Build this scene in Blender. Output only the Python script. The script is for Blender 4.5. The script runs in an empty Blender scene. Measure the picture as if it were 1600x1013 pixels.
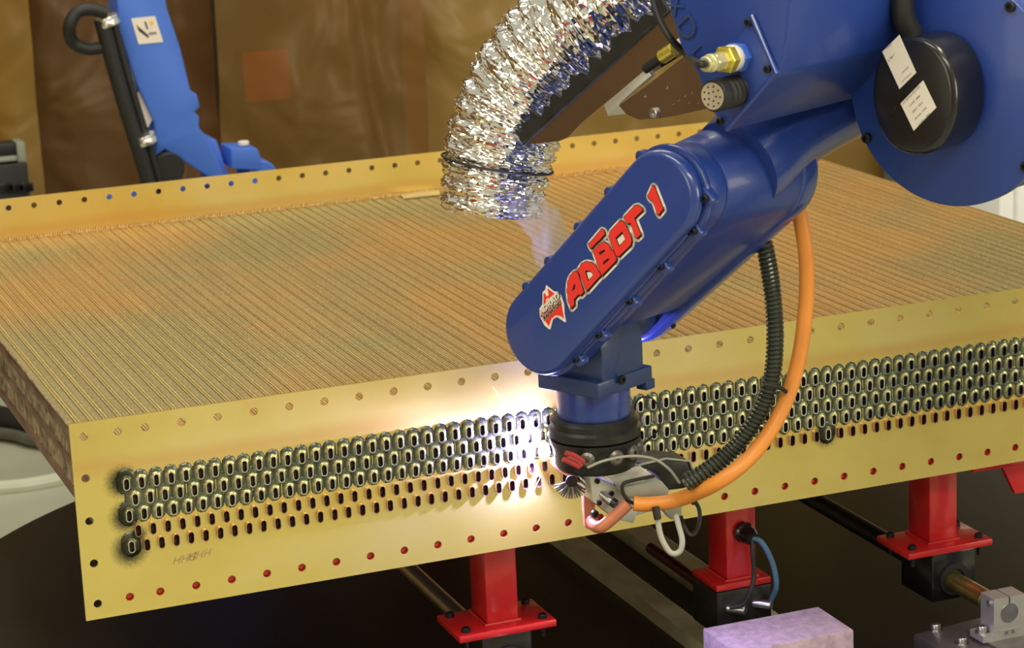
import bpy, bmesh, math, random
import numpy as np
from mathutils import Vector, Matrix
from mathutils.geometry import delaunay_2d_cdt
random.seed(7); rng = np.random.default_rng(7)
S = bpy.context.scene
COL = S.collection
# ------------------------------------------------------------------ camera
F = 3807.96717; CP = np.array([-0.62743, -3.52091, 1.32478]); YAW, PIT, ROL = 0.3649, 0.24672, -0.04286
fw = np.array([math.sin(YAW)*math.cos(PIT), math.cos(YAW)*math.cos(PIT), -math.sin(PIT)])
_r = np.array([math.cos(YAW), -math.sin(YAW), 0]); _u = np.cross(_r, fw)
rt = _r*math.cos(ROL)+_u*math.sin(ROL); up = -_r*math.sin(ROL)+_u*math.cos(ROL)
cam = bpy.data.cameras.new('camera'); co = bpy.data.objects.new('camera', cam); COL.objects.link(co)
cam.sensor_width = 36; cam.lens = F*36/1600; cam.clip_start = .05; cam.clip_end = 100
co.matrix_world = Matrix([[rt[i], up[i], -fw[i], CP[i]] for i in range(3)]+[[0, 0, 0, 1]])
cam.dof.use_dof = True; cam.dof.focus_distance = 3.95; cam.dof.aperture_fstop = 9.0
S.camera = co
# ------------------------------------------------------------------ world, lights, exposure
w = bpy.data.worlds.new('world'); S.world = w; w.use_nodes = True
w.node_tree.nodes['Background'].inputs[0].default_value = (.95, .90, .72, 1)
w.node_tree.nodes['Background'].inputs[1].default_value = .55
def area(name, loc, target, sx, sy, e, colr):
    l = bpy.data.lights.new(name, 'AREA'); l.shape = 'RECTANGLE'; l.size = sx; l.size_y = sy; l.energy = e; l.color = colr
    o = bpy.data.objects.new(name, l); COL.objects.link(o); o.location = loc
    o.rotation_euler = (Vector(target)-Vector(loc)).to_track_quat('-Z', 'Y').to_euler(); return o
area('overhead_strip_light', (-1.5, -1.0, 4.2), (.6, .4, 0), 2.6, .5, 95, (1, .95, .74))
area('overhead_strip_light', (2.6, -1.4, 4.2), (1.2, .3, 0), 2.6, .5, 95, (1, .93, .78))
area('overhead_strip_light', (1.2, 3.0, 4.2), (1.0, 2.4, 0), 3.0, .6, 80, (1, .95, .78))
area('side_light', (-3.4, -2.2, 1.0), (.3, 0, .1), 1.6, 1.4, 30, (1, .93, .55))
area('side_light', (4.6, -3.6, .9), (1.4, 0, .1), 2.0, 1.4, 70, (1, .86, .62))  # added warm fill that brightens the right part of the brass sheet
area('overhead_strip_light', (.6, -4.2, 3.6), (.9, -.6, -.2), 3.6, .6, 110, (1, .94, .74))  # added front strip, placed to brighten the brass sheet
arc = bpy.data.lights.new('arc_light', 'POINT'); arc.energy = 38; arc.color = (.42, .38, 1.0); arc.shadow_soft_size = .006
arc_o = bpy.data.objects.new('arc_light', arc); COL.objects.link(arc_o); arc_o.location = (.746, -.036, .168)
S.view_settings.view_transform = 'Standard'; S.view_settings.look = 'None'
S.view_settings.gamma = 1; S.view_settings.use_curve_mapping = False; S.view_settings.exposure = -0.10
# ------------------------------------------------------------------ pixel -> world helpers (true 3D positions)
def ray(u, v): return fw+rt*(u-800)/F-up*(v-506.5)/F
def W(u, v, d): return CP+ray(u, v)*d
def onp(u, v, n, c):
    n = np.array(n, float); d = ray(u, v); return CP+d*((c-n@CP)/(n@d))
def yy(u, v, y): return onp(u, v, (0, 1, 0), y)
def zz(u, v, z): return onp(u, v, (0, 0, 1), z)
# ------------------------------------------------------------------ materials
def nodes(name):
    m = bpy.data.materials.new(name); m.use_nodes = True; nt = m.node_tree
    return m, nt, nt.nodes['Principled BSDF'], nt.nodes.new, nt.links.new
def mat(name, col, rough=.5, metal=0, var=.12, vs=18, bump=0, bs=120, coat=0, stretch=(1, 1, 1), bstretch=(1, 1, 1), rv=.1, emit=None, es=1):
    m, nt, b, N, L = nodes(name)
    b.inputs['Roughness'].default_value = rough; b.inputs['Metallic'].default_value = metal
    b.inputs['Coat Weight'].default_value = coat; b.inputs['Coat Roughness'].default_value = .08
    if emit:
        b.inputs['Emission Color'].default_value = (*emit, 1); b.inputs['Emission Strength'].default_value = es
    g = N('ShaderNodeNewGeometry'); mp = N('ShaderNodeMapping'); mp.inputs['Scale'].default_value = stretch
    L(g.outputs['Position'], mp.inputs['Vector'])
    n = N('ShaderNodeTexNoise'); n.inputs['Scale'].default_value = vs; n.inputs['Detail'].default_value = 5
    L(mp.outputs[0], n.inputs['Vector'])
    r = N('ShaderNodeValToRGB'); r.color_ramp.elements[0].position = .3; r.color_ramp.elements[1].position = .7
    r.color_ramp.elements[0].color = (*[c*(1-var) for c in col], 1); r.color_ramp.elements[1].color = (*[min(1, c*(1+var)) for c in col], 1)
    L(n.outputs['Fac'], r.inputs[0]); L(r.outputs[0], b.inputs['Base Color'])
    mr = N('ShaderNodeMapRange'); mr.inputs['To Min'].default_value = max(.02, rough*(1-rv)); mr.inputs['To Max'].default_value = min(1, rough*(1+rv))
    L(n.outputs['Fac'], mr.inputs['Value']); L(mr.outputs[0], b.inputs['Roughness'])
    if bump:
        mb = N('ShaderNodeMapping'); mb.inputs['Scale'].default_value = bstretch; L(g.outputs['Position'], mb.inputs['Vector'])
        n2 = N('ShaderNodeTexNoise'); n2.inputs['Scale'].default_value = bs; L(mb.outputs[0], n2.inputs['Vector'])
        bp = N('ShaderNodeBump'); bp.inputs['Strength'].default_value = bump; bp.inputs['Distance'].default_value = .002
        L(n2.outputs['Fac'], bp.inputs['Height']); L(bp.outputs[0], b.inputs['Normal'])
    return m
M = {}
M['blue'] = mat('blue_paint', (.020, .050, .26), .28, 0, .06, 9, .06, 260, coat=.5)
M['blue2'] = mat('blue_paint_satin', (.016, .048, .27), .38, 0, .06, 9, .05, 260, coat=.15)
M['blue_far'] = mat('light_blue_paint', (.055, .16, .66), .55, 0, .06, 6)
M['blue_dk'] = mat('dark_blue_enamel', (.018, .045, .15), .5, 0, .15, 20, .15, 120, coat=.2)
M['black'] = mat('black_plastic', (.008, .008, .009), .25, 0, .2, 12, coat=.3)
M['rubber'] = mat('black_rubber', (.012, .012, .012), .55, 0, .25, 40, .15, 150)
M['steel_dk'] = mat('dark_oiled_steel', (.035, .036, .034), .42, .6, .35, 40, .3, 90)
M['bolt'] = mat('blackened_bolt_steel', (.03, .03, .035), .4, .7, .2, 60)
M['zinc'] = mat('zinc_steel', (.55, .55, .58), .3, 1, .12, 60, .1, 200)
M['alu'] = mat('cast_aluminium', (.66, .66, .64), .42, .75, .06, 30, .12, 300)
M['grey'] = mat('grey_plastic', (.33, .34, .28), .5, 0, .1, 30)
M['red'] = mat('red_enamel', (.52, .014, .016), .32, 0, .12, 14, .12, 100, coat=.4)
M['orange'] = mat('orange_rubber_hose', (.83, .30, .05), .42, 0, .10, 14, .1, 90)
M['copper'] = mat('copper_pipe_rubber', (.62, .22, .12), .38, .3, .12, 40, .1, 90)
M['green_blk'] = mat('dark_green_black_hose', (.035, .045, .03), .3, 0, .2, 30, coat=.3)
M['brassfit'] = mat('nickel_brass_fitting', (.80, .76, .42), .32, .6, .1, 60)
M['brassy'] = mat('yellow_brass_fitting', (.72, .60, .10), .3, .7, .1, 60)
M['white'] = mat('white_label', (.78, .77, .70), .5, 0, .03, 30)
M['cream'] = mat('cream_vinyl', (.80, .74, .66), .45, 0, .03, 30)
M['ink'] = mat('black_ink', (.02, .012, .01), .5, 0, .1, 30)
M['inkgrey'] = mat('grey_ink', (.25, .24, .21), .6, 0, .1, 30)
M['redv'] = mat('red_vinyl', (.80, .035, .030), .4, 0, .04, 30)
M['inky'] = mat('orange_ink', (.85, .55, .15), .5, 0, .05, 30)
M['shield'] = mat('polished_steel_shield', (.50, .46, .46), .22, 1, .1, 8, .05, 100)
M['rack'] = mat('pale_green_rail_steel', (.75, .78, .55), .45, .4, .15, 14, .15, 80)
M['disc'] = mat('black_turntable_steel', (.012, .011, .009), .42, .2, .35, 5, .12, 40)
M['block'] = mat('dusty_arc_lit_block', (.66, .50, .64), .6, .1, .22, 60, .3, 180)
M['plate2'] = mat('bare_steel_plate', (.22, .20, .19), .38, .7, .3, 12, .2, 80)
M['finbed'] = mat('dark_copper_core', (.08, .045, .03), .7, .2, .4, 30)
M['side_tube'] = mat('brown_tube_side', (.20, .12, .08), .5, .5, .5, 40, .3, 60, stretch=(1, .3, 1))
M['side_fin'] = mat('tarnished_side_fin', (.30, .24, .17), .45, .6, .6, 45, .3, 60)
M['greycable'] = mat('grey_cable', (.42, .42, .38), .4, 0, .06, 30)
M['bluecable'] = mat('blue_cable', (.06, .16, .26), .4, 0, .06, 30)
M['heatred'] = mat('red_heatshrink', (.40, .035, .035), .45, 0, .1, 40)
M['orangecloth'] = mat('orange_safety_board', (1.0, .22, .06), .7, 0, .2, 6)
M['conc'] = mat('grey_green_concrete', (.42, .43, .33), .55, 0, .12, 2.5, .1, 30)
M['line'] = mat('pale_floor_line', (.60, .62, .50), .5, 0, .06, 12)
M['whitebox'] = mat('white_powder_coat', (.85, .85, .85), .4, 0, .03, 6)
M['darkbox'] = mat('charcoal_cabinet', (.02, .02, .022), .45, 0, .3, 6)
M['palegrey'] = mat('pale_grey_panel', (.30, .33, .27), .5, 0, .15, 6)
M['yellow'] = mat('yellow_paint', (.80, .55, .03), .5, 0, .1, 6)
M['redreflect'] = mat('red_reflector_vinyl', (.70, .03, .02), .4, 0, .15, 3)
M['spark'] = mat('glowing_spark', (1, .9, .8), .5, emit=(1, .85, .75), es=7)
M['arcglow'] = mat('arc_plasma', (1, 1, 1), .5, emit=(.9, .86, 1), es=60)

def brass(name, soot=False):
    m, nt, b, N, L = nodes(name)
    b.inputs['Metallic'].default_value = .80; b.inputs['Anisotropic'].default_value = .72
    cx = N('ShaderNodeCombineXYZ'); cx.inputs[0].default_value = 1; L(cx.outputs[0], b.inputs['Tangent'])
    g = N('ShaderNodeNewGeometry')
    def noise(scale, st, det=4):
        mp = N('ShaderNodeMapping'); mp.inputs['Scale'].default_value = st; L(g.outputs['Position'], mp.inputs['Vector'])
        n = N('ShaderNodeTexNoise'); n.inputs['Scale'].default_value = scale; n.inputs['Detail'].default_value = det
        L(mp.outputs[0], n.inputs['Vector']); return n.outputs['Fac']
    big = noise(3.2, (1, 1, 1.6)); fine = noise(900, (.02, .02, 1), 2); sp = noise(260, (1, 1, 1), 2)
    r = N('ShaderNodeValToRGB'); e = r.color_ramp.elements
    e[0].position = .30; e[0].color = (.78, .60, .17, 1); e[1].position = .72; e[1].color = (.90, .76, .34, 1)
    k = e.new(.5); k.color = (.86, .70, .22, 1)
    L(big, r.inputs[0]); out = r.outputs[0]
    # heat-tint band just above the tube field, orange, along the sheet
    sx = N('ShaderNodeSeparateXYZ'); L(g.outputs['Position'], sx.inputs[0])
    mr = N('ShaderNodeMapRange'); mr.interpolation_type = 'SMOOTHSTEP'
    ad = N('ShaderNodeMath'); ad.operation = 'MULTIPLY_ADD'; L(big, ad.inputs[0]); ad.inputs[1].default_value = .02; L(sx.outputs[2], ad.inputs[2])
    ab = N('ShaderNodeMath'); ab.operation = 'SUBTRACT'; L(ad.outputs[0], ab.inputs[0]); ab.inputs[1].default_value = .250
    ac = N('ShaderNodeMath'); ac.operation = 'ABSOLUTE'; L(ab.outputs[0], ac.inputs[0])
    L(ac.outputs[0], mr.inputs['Value']); mr.inputs['From Min'].default_value = 0; mr.inputs['From Max'].default_value = .022
    mr.inputs['To Min'].default_value = .45; mr.inputs['To Max'].default_value = 0
    mx = N('ShaderNodeMix'); mx.data_type = 'RGBA'; L(mr.outputs[0], mx.inputs[0]); L(out, mx.inputs[6]); mx.inputs[7].default_value = (.80, .44, .14, 1)
    out = mx.outputs[2]
    if soot:
        prev = None
        for (x, z, rad) in SOOT:
            vd = N('ShaderNodeVectorMath'); vd.operation = 'DISTANCE'; L(g.outputs['Position'], vd.inputs[0]); vd.inputs[1].default_value = (x, 0, z)
            a = N('ShaderNodeMath'); a.operation = 'MULTIPLY_ADD'; L(sp, a.inputs[0]); a.inputs[1].default_value = .012; L(vd.outputs['Value'], a.inputs[2])
            q = N('ShaderNodeMapRange'); q.interpolation_type = 'SMOOTHSTEP'; L(a.outputs[0], q.inputs['Value'])
            q.inputs['From Min'].default_value = rad*.70; q.inputs['From Max'].default_value = rad*1.75; q.inputs['To Min'].default_value = .95; q.inputs['To Max'].default_value = 0
            if prev is None: prev = q.outputs[0]
            else:
                mxx = N('ShaderNodeMath'); mxx.operation = 'MAXIMUM'; L(prev, mxx.inputs[0]); L(q.outputs[0], mxx.inputs[1]); prev = mxx.outputs[0]
        mx = N('ShaderNodeMix'); mx.data_type = 'RGBA'; L(prev, mx.inputs[0]); L(out, mx.inputs[6]); mx.inputs[7].default_value = (.022, .027, .038, 1)
        out = mx.outputs[2]
    L(out, b.inputs['Base Color'])
    rr = N('ShaderNodeMapRange'); L(big, rr.inputs['Value']); rr.inputs['To Min'].default_value = .26; rr.inputs['To Max'].default_value = .46; L(rr.outputs[0], b.inputs['Roughness'])
    bp = N('ShaderNodeBump'); bp.inputs['Strength'].default_value = .10; bp.inputs['Distance'].default_value = .0008
    L(fine, bp.inputs['Height']); b2 = N('ShaderNodeBump'); b2.inputs['Strength'].default_value = .25; b2.inputs['Distance'].default_value = .02
    L(noise(2.2, (1, 1, .5), 1), b2.inputs['Height']); L(b2.outputs[0], bp.inputs['Normal']); L(bp.outputs[0], b.inputs['Normal'])
    return m
PX0, PP = .0786, .02315
ROWZ = [.2085, .1830, .1580, .1330, .1083]
SOOT = [(PX0-.006, ROWZ[0]+.004, .022), (PX0-.004, ROWZ[2]-.002, .022), (PX0-.002, ROWZ[4]-.004, .024), (PX0+.012, ROWZ[3]-.008, .014), (1.2797, .1085, .020)]
M['brass'] = brass('brushed_brass_sheet', True); M['brass_back'] = brass('brushed_brass_rear_sheet')

def attr_mat(name, attr, rough, metal):
    m, nt, b, N, L = nodes(name); a = N('ShaderNodeVertexColor'); a.layer_name = attr
    L(a.outputs[0], b.inputs['Base Color']); b.inputs['Roughness'].default_value = rough; b.inputs['Metallic'].default_value = metal
    g = N('ShaderNodeNewGeometry'); n = N('ShaderNodeTexNoise'); n.inputs['Scale'].default_value = 420; L(g.outputs['Position'], n.inputs['Vector'])
    bp = N('ShaderNodeBump'); bp.inputs['Strength'].default_value = .35; bp.inputs['Distance'].default_value = .001; L(n.outputs['Fac'], bp.inputs['Height']); L(bp.outputs[0], b.inputs['Normal'])
    return m
M['weld'] = attr_mat('brazed_weld_metal', 'tint', .24, .85)
M['tube'] = mat('copper_tube_rim', (.66, .44, .26), .3, .85, .15, 60)
M['tubew'] = mat('tinned_tube_rim', (.92, .90, .80), .16, .95, .15, 60)
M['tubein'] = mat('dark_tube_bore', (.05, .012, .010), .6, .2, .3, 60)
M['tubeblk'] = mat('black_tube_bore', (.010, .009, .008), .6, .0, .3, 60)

def fin_mat(name, base, alt, hi):
    m, nt, b, N, L = nodes(name); b.inputs['Roughness'].default_value = .55; b.inputs['Metallic'].default_value = .35
    g = N('ShaderNodeNewGeometry')
    def noise(scale, st, det=3):
        mp = N('ShaderNodeMapping'); mp.inputs['Scale'].default_value = st; L(g.outputs['Position'], mp.inputs['Vector'])
        n = N('ShaderNodeTexNoise'); n.inputs['Scale'].default_value = scale; n.inputs['Detail'].default_value = det; L(mp.outputs[0], n.inputs['Vector']); return n.outputs['Fac']
    r = N('ShaderNodeValToRGB'); r.color_ramp.elements[0].position = .42; r.color_ramp.elements[0].color = (*base, 1); r.color_ramp.elements[1].position = .60; r.color_ramp.elements[1].color = (*alt, 1)
    L(noise(1.6, (1, 1, 1)), r.inputs[0])
    r2 = N('ShaderNodeValToRGB'); r2.color_ramp.elements[0].position = .35; r2.color_ramp.elements[0].color = (.84, .82, .78, 1); r2.color_ramp.elements[1].position = .68; r2.color_ramp.elements[1].color = (1.08, 1.08, 1.06, 1)
    L(noise(130, (1, .02, 1)), r2.inputs[0])
    mx = N('ShaderNodeMix'); mx.data_type = 'RGBA'; mx.blend_type = 'MULTIPLY'; mx.inputs[0].default_value = 1; L(r.outputs[0], mx.inputs[6]); L(r2.outputs[0], mx.inputs[7])
    r3 = N('ShaderNodeValToRGB'); r3.color_ramp.elements[0].position = .50; r3.color_ramp.elements[0].color = (0, 0, 0, 1); r3.color_ramp.elements[1].position = .75; r3.color_ramp.elements[1].color = (1, 1, 1, 1)
    L(noise(330, (1, .5, 1), 2), r3.inputs[0])
    m2 = N('ShaderNodeMix'); m2.data_type = 'RGBA'; L(r3.outputs[0], m2.inputs[0]); L(mx.outputs[2], m2.inputs[6]); m2.inputs[7].default_value = (*hi, 1)
    L(m2.outputs[2], b.inputs['Base Color']); return m
M['fin'] = fin_mat('copper_fin_pack', (.43, .235, .070), (.27, .225, .105), (.55, .39, .15))
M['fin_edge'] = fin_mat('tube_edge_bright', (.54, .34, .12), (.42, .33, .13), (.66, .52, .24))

def foil_mat():
    m, nt, b, N, L = nodes('crumpled_aluminium_foil'); b.inputs['Base Color'].default_value = (.93, .92, .88, 1); b.inputs['Metallic'].default_value = 1; b.inputs['Roughness'].default_value = .10
    g = N('ShaderNodeNewGeometry'); v = N('ShaderNodeTexVoronoi'); v.inputs['Scale'].default_value = 42; L(g.outputs['Position'], v.inputs['Vector'])
    n = N('ShaderNodeTexNoise'); n.inputs['Scale'].default_value = 26; L(g.outputs['Position'], n.inputs['Vector'])
    mx = N('ShaderNodeMath'); mx.operation = 'ADD'; L(v.outputs['Distance'], mx.inputs[0]); L(n.outputs['Fac'], mx.inputs[1])
    bp = N('ShaderNodeBump'); bp.inputs['Strength'].default_value = .3; bp.inputs['Distance'].default_value = .010; L(mx.outputs[0], bp.inputs['Height']); L(bp.outputs[0], b.inputs['Normal']); return m
M['foil'] = foil_mat()
def curtain_mat(name, c1, c2, see):
    m, nt, b, N, L = nodes(name); b.inputs['Roughness'].default_value = .35
    g = N('ShaderNodeNewGeometry'); n = N('ShaderNodeTexNoise'); n.inputs['Scale'].default_value = 1.3; n.inputs['Detail'].default_value = 3; L(g.outputs['Position'], n.inputs['Vector'])
    r = N('ShaderNodeValToRGB'); r.color_ramp.elements[0].position = .35; r.color_ramp.elements[0].color = (*c1, 1); r.color_ramp.elements[1].position = .65; r.color_ramp.elements[1].color = (*c2, 1)
    L(n.outputs['Fac'], r.inputs[0]); L(r.outputs[0], b.inputs['Base Color'])
    n3 = N('ShaderNodeTexNoise'); n3.inputs['Scale'].default_value = 2.4; n3.inputs['Detail'].default_value = 2; n3.inputs['Distortion'].default_value = 1.2; L(g.outputs['Position'], n3.inputs['Vector'])
    bp = N('ShaderNodeBump'); bp.inputs['Strength'].default_value = .6; bp.inputs['Distance'].default_value = .07; L(n3.outputs['Fac'], bp.inputs['Height']); L(bp.outputs[0], b.inputs['Normal'])
    t = N('ShaderNodeBsdfTransparent'); t.inputs[0].default_value = (1, .7, .4, 1)
    mx = N('ShaderNodeMixShader'); mx.inputs[0].default_value = see
    L(b.outputs[0], mx.inputs[1]); L(t.outputs[0], mx.inputs[2]); L(mx.outputs[0], nt.nodes['Material Output'].inputs[0]); return m
M['cur'] = [curtain_mat('amber_curtain_film', (.20, .11, .018), (.26, .145, .022), .05), curtain_mat('brown_curtain_film', (.12, .060, .020), (.18, .105, .026), .35),
            curtain_mat('olive_brown_curtain_film', (.18, .115, .034), (.24, .145, .040), .5), curtain_mat('gold_curtain_film', (.25, .15, .035), (.29, .18, .045), .05)]
# ------------------------------------------------------------------ object helpers
ORG = {}
def link(name, me, parent=None, loc=None):
    o = bpy.data.objects.new(name, me); COL.objects.link(o)
    if parent is not None: o.parent = parent
    if loc is not None: o.location = loc
    return o
def thing(name, label, cat, loc, group=None):
    o = link(name, None, None, Vector(loc)); o.empty_display_size = .02
    o['label'] = label; o['category'] = cat
    if group: o['group'] = group
    ORG[o.name] = Vector(loc); return o
def tag(o, label, cat, group=None):
    o['label'] = label; o['category'] = cat
    if group: o['group'] = group
    return o
def add(name, vf, m, parent=None, smooth=35, kind=None, label=None, mi=None):
    """verts in WORLD coordinates; one mesh object"""
    v, f = vf
    v = np.array([tuple(p) for p in v], float)
    if parent is None:
        o0 = Vector(((v[:, 0].min()+v[:, 0].max())/2, (v[:, 1].min()+v[:, 1].max())/2, v[:, 2].min()))
    else: o0 = ORG[parent.name]
    me = bpy.data.meshes.new(name); me.from_pydata((v-np.array(o0)).tolist(), [], [list(q) for q in f])
    for x in (m if isinstance(m, (list, tuple)) else [m]): me.materials.append(M[x] if isinstance(x, str) else x)
    if mi is not None: me.polygons.foreach_set('material_index', mi)
    bm = bmesh.new(); bm.from_mesh(me); bmesh.ops.recalc_face_normals(bm, faces=bm.faces); bm.to_mesh(me); bm.free()
    if smooth:
        me.polygons.foreach_set('use_smooth', [True]*len(me.polygons)); me.set_sharp_from_angle(angle=math.radians(smooth))
    me.update()
    o = link(name, me, parent, o0 if parent is None else None); ORG[o.name] = o0
    if kind: o['kind'] = kind
    if label: o['label'] = label
    return o
def struct(name, vf, m, **k): o = add(name, vf, m, **k); o['kind'] = 'structure'; return o
def join(*parts):
    V, Fc = [], []
    for v, f in parts:
        n = len(V); V += [tuple(p) for p in v]; Fc += [[i+n for i in q] for q in f]
    return V, Fc
def bevel(vf, r, seg=2, ang=30):
    bm = bmesh.new(); vs = [bm.verts.new(p) for p in vf[0]]
    for q in vf[1]: bm.faces.new([vs[i] for i in q])
    bmesh.ops.recalc_face_normals(bm, faces=bm.faces)
    es = [e for e in bm.edges if len(e.link_faces) == 2 and e.calc_face_angle(0) > math.radians(ang)]
    bmesh.ops.bevel(bm, geom=es, offset=r, segments=seg, profile=.5, affect='EDGES', clamp_overlap=True)
    bm.verts.index_update(); out = ([tuple(v.co) for v in bm.verts], [[v.index for v in q.verts] for q in bm.faces]); bm.free(); return out
def frame(o, x, y, z): return (np.array(o, float), np.array(x, float), np.array(y, float), np.array(z, float))
WF = frame((0, 0, 0), (1, 0, 0), (0, 1, 0), (0, 0, 1))
def T(fr, p): return tuple(fr[0]+fr[1]*p[0]+fr[2]*p[1]+fr[3]*p[2])
def prism(fr, out, z0, z1, r=0, seg=2, taper=None):
    """outline in frame x,y extruded from z0 to z1"""
    n = len(out); top = out if taper is None else taper
    v = [T(fr, (a, b, z0)) for a, b in out]+[T(fr, (a, b, z1)) for a, b in top]
    f = [list(range(n))[::-1], list(range(n, 2*n))]+[[i, (i+1) % n, n+(i+1) % n, n+i] for i in range(n)]
    return bevel((v, f), r, seg) if r else (v, f)
def box(x0, x1, y0, y1, z0, z1, r=0, fr=WF, seg=2): return prism(fr, [(x0, y0), (x1, y0), (x1, y1), (x0, y1)], z0, z1, r, seg)
def circ(cx, cy, r, n=32, a0=0): return [(cx+r*math.cos(a0+2*math.pi*i/n), cy+r*math.sin(a0+2*math.pi*i/n)) for i in range(n)]
def stadium(a, b, r, n=14, r2=None):
    r2 = r2 or r; an = math.atan2(b[1]-a[1], b[0]-a[0])
    return [(b[0]+r2*math.cos(an-math.pi/2+math.pi*i/n), b[1]+r2*math.sin(an-math.pi/2+math.pi*i/n)) for i in range(n+1)] + \
           [(a[0]+r*math.cos(an+math.pi/2+math.pi*i/n), a[1]+r*math.sin(an+math.pi/2+math.pi*i/n)) for i in range(n+1)]
def lathe(c, ax, prof, n=32):
    """prof = [(radius, distance along axis)]"""
    ax = Vector(ax).normalized(); q = Vector((0, 0, 1)) if abs(ax.z) < .9 else Vector((1, 0, 0))
    x = ax.cross(q).normalized(); y = ax.cross(x); c = Vector(c); v = []; f = []
    for r, h in prof:
        for i in range(n):
            a = 2*math.pi*i/n; v.append(tuple(c+ax*h+(x*math.cos(a)+y*math.sin(a))*r))
    for k in range(len(prof)-1):
        for i in range(n): f.append([k*n+i, k*n+(i+1) % n, (k+1)*n+(i+1) % n, (k+1)*n+i])
    f.append(list(range(n))[::-1]); f.append(list(range((len(prof)-1)*n, len(prof)*n))); return v, f
def cyl(a, b, r, n=24, ch=0):
    a = Vector(a); b = Vector(b); h = (b-a).length
    pr = [(r, 0), (r, h)] if not ch else [(r-ch, 0), (r, ch), (r, h-ch), (r-ch, h)]
    return lathe(a, b-a, pr, n)
def spline(P, n=12):
    P = [Vector(p) for p in P]; Q = [P[0]*2-P[1]]+P+[P[-1]*2-P[-2]]; out = []
    for i in range(1, len(Q)-2):
        a, b, c, d = Q[i-1:i+3]
        for k in range(n):
            t = k/n; out.append(.5*((2*b)+(c-a)*t+(2*a-5*b+4*c-d)*t*t+(3*b-a-3*c+d)*t**3))
    out.append(P[-1]); return out
def frames(path):
    T_ = [(path[min(i+1, len(path)-1)]-path[max(i-1, 0)]).normalized() for i in range(len(path))]
    x = T_[0].cross(Vector((.1, .2, 1))).normalized(); X = []
    for t in T_:
        x = (x-t*x.dot(t)).normalized(); X.append((x.copy(), t.cross(x)))
    return T_, X
def tube(path, r, n=14, closed_ends=True):
    path = [Vector(p) for p in path]; _, X = frames(path); v = []; f = []
    for i, p in enumerate(path):
        rr = r(i/(len(path)-1)) if callable(r) else r
        for k in range(n):
            a = 2*math.pi*k/n; v.append(tuple(p+(X[i][0]*math.cos(a)+X[i][1]*math.sin(a))*rr))
    for i in range(len(path)-1):
        for k in range(n): f.append([i*n+k, i*n+(k+1) % n, (i+1)*n+(k+1) % n, (i+1)*n+k])
    if closed_ends: f.append(list(range(n))[::-1]); f.append(list(range((len(path)-1)*n, len(path)*n)))
    return v, f
def coil(path, R, r, pitch, n=8, seg=16):
    path = [Vector(p) for p in path]; L = [0]
    for i in range(1, len(path)): L.append(L[-1]+(path[i]-path[i-1]).length)
    _, X = frames(path); turns = L[-1]/pitch; N_ = int(turns*seg); pts = []; j = 0
    for i in range(N_+1):
        s = L[-1]*i/N_
        while j < len(L)-2 and L[j+1] < s: j += 1
        t = (s-L[j])/max(1e-9, L[j+1]-L[j]); p = path[j].lerp(path[j+1], t); x = X[j][0].lerp(X[j+1][0], t); y = X[j][1].lerp(X[j+1][1], t)
        a = 2*math.pi*i/seg; pts.append(p+(x*math.cos(a)+y*math.sin(a))*R)
    return tube(pts, r, n)
def holed(fr, outer, holes, t):
    """flat sheet with holes, front face at frame z=0, thickness t along +z"""
    P, E_, k = [], [], 0
    for lp in [outer]+holes:
        n = len(lp); P += [Vector(p) for p in lp]; E_ += [(k+i, k+(i+1) % n) for i in range(n)]; k += n
    v2, e2, f2, _, _, _ = delaunay_2d_cdt(P, E_, [], 0, 1e-7)
    tri = np.array([list(q) for q in f2]); cc = np.array([[p[0], p[1]] for p in v2])[tri].mean(axis=1)
    def inside(lp, pts):
        r = np.zeros(len(pts), bool); lp = np.array(lp)
        for i in range(len(lp)):
            x1, y1 = lp[i]; x2, y2 = lp[(i+1) % len(lp)]
            if y1 == y2: continue
            r ^= ((pts[:, 1] > y1) != (pts[:, 1] > y2)) & (pts[:, 0] < (x2-x1)*(pts[:, 1]-y1)/(y2-y1)+x1)
        return r
    kp = inside(outer, cc)
    for h in holes:
        ha = np.array(h); m_ = (cc[:, 0] > ha[:, 0].min()) & (cc[:, 0] < ha[:, 0].max()) & (cc[:, 1] > ha[:, 1].min()) & (cc[:, 1] < ha[:, 1].max())
        ii = np.nonzero(m_)[0]
        if len(ii): kp[ii[inside(h, cc[ii])]] = False
    f2 = tri[kp].tolist()
    n = len(v2); v = [T(fr, (p[0], p[1], 0)) for p in v2]+[T(fr, (p[0], p[1], t)) for p in v2]; f = []
    cnt = {}
    for q in f2:
        f.append(list(q)); f.append([i+n for i in q][::-1])
        for i in range(len(q)):
            a, b = q[i], q[(i+1) % len(q)]; cnt[(a, b)] = 1
    for (a, b) in cnt:
        if (b, a) not in cnt: f.append([b, a, a+n, b+n])
    return v, f
def bolt(c, ax, r=.006, h=.006, washer=False):
    ax = Vector(ax).normalized(); c = Vector(c); V = lathe(c, ax, [(r, 0), (r, h*.85), (r*.85, h), (r*.5, h), (r*.5, h*.4)], 14)
    return join(V, lathe(c, ax, [(r*1.5, -.0005), (r*1.5, .0012)], 16)) if washer else V
def text2d(s, size=1.0, bold=0, shear=0, spacing=1):
    c = bpy.data.curves.new('t', 'FONT'); c.body = s; c.size = size; c.shear = shear; c.offset = bold; c.align_x = 'CENTER'; c.align_y = 'CENTER'; c.space_character = spacing
    c.resolution_u = 3
    o = bpy.data.objects.new('t', c); COL.objects.link(o); dg = bpy.context.evaluated_depsgraph_get(); me = bpy.data.meshes.new_from_object(o.evaluated_get(dg))
    out = ([(v.co.x, v.co.y) for v in me.vertices], [list(p.vertices) for p in me.polygons])
    bpy.data.objects.remove(o); bpy.data.curves.remove(c); bpy.data.meshes.remove(me); return out
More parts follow.
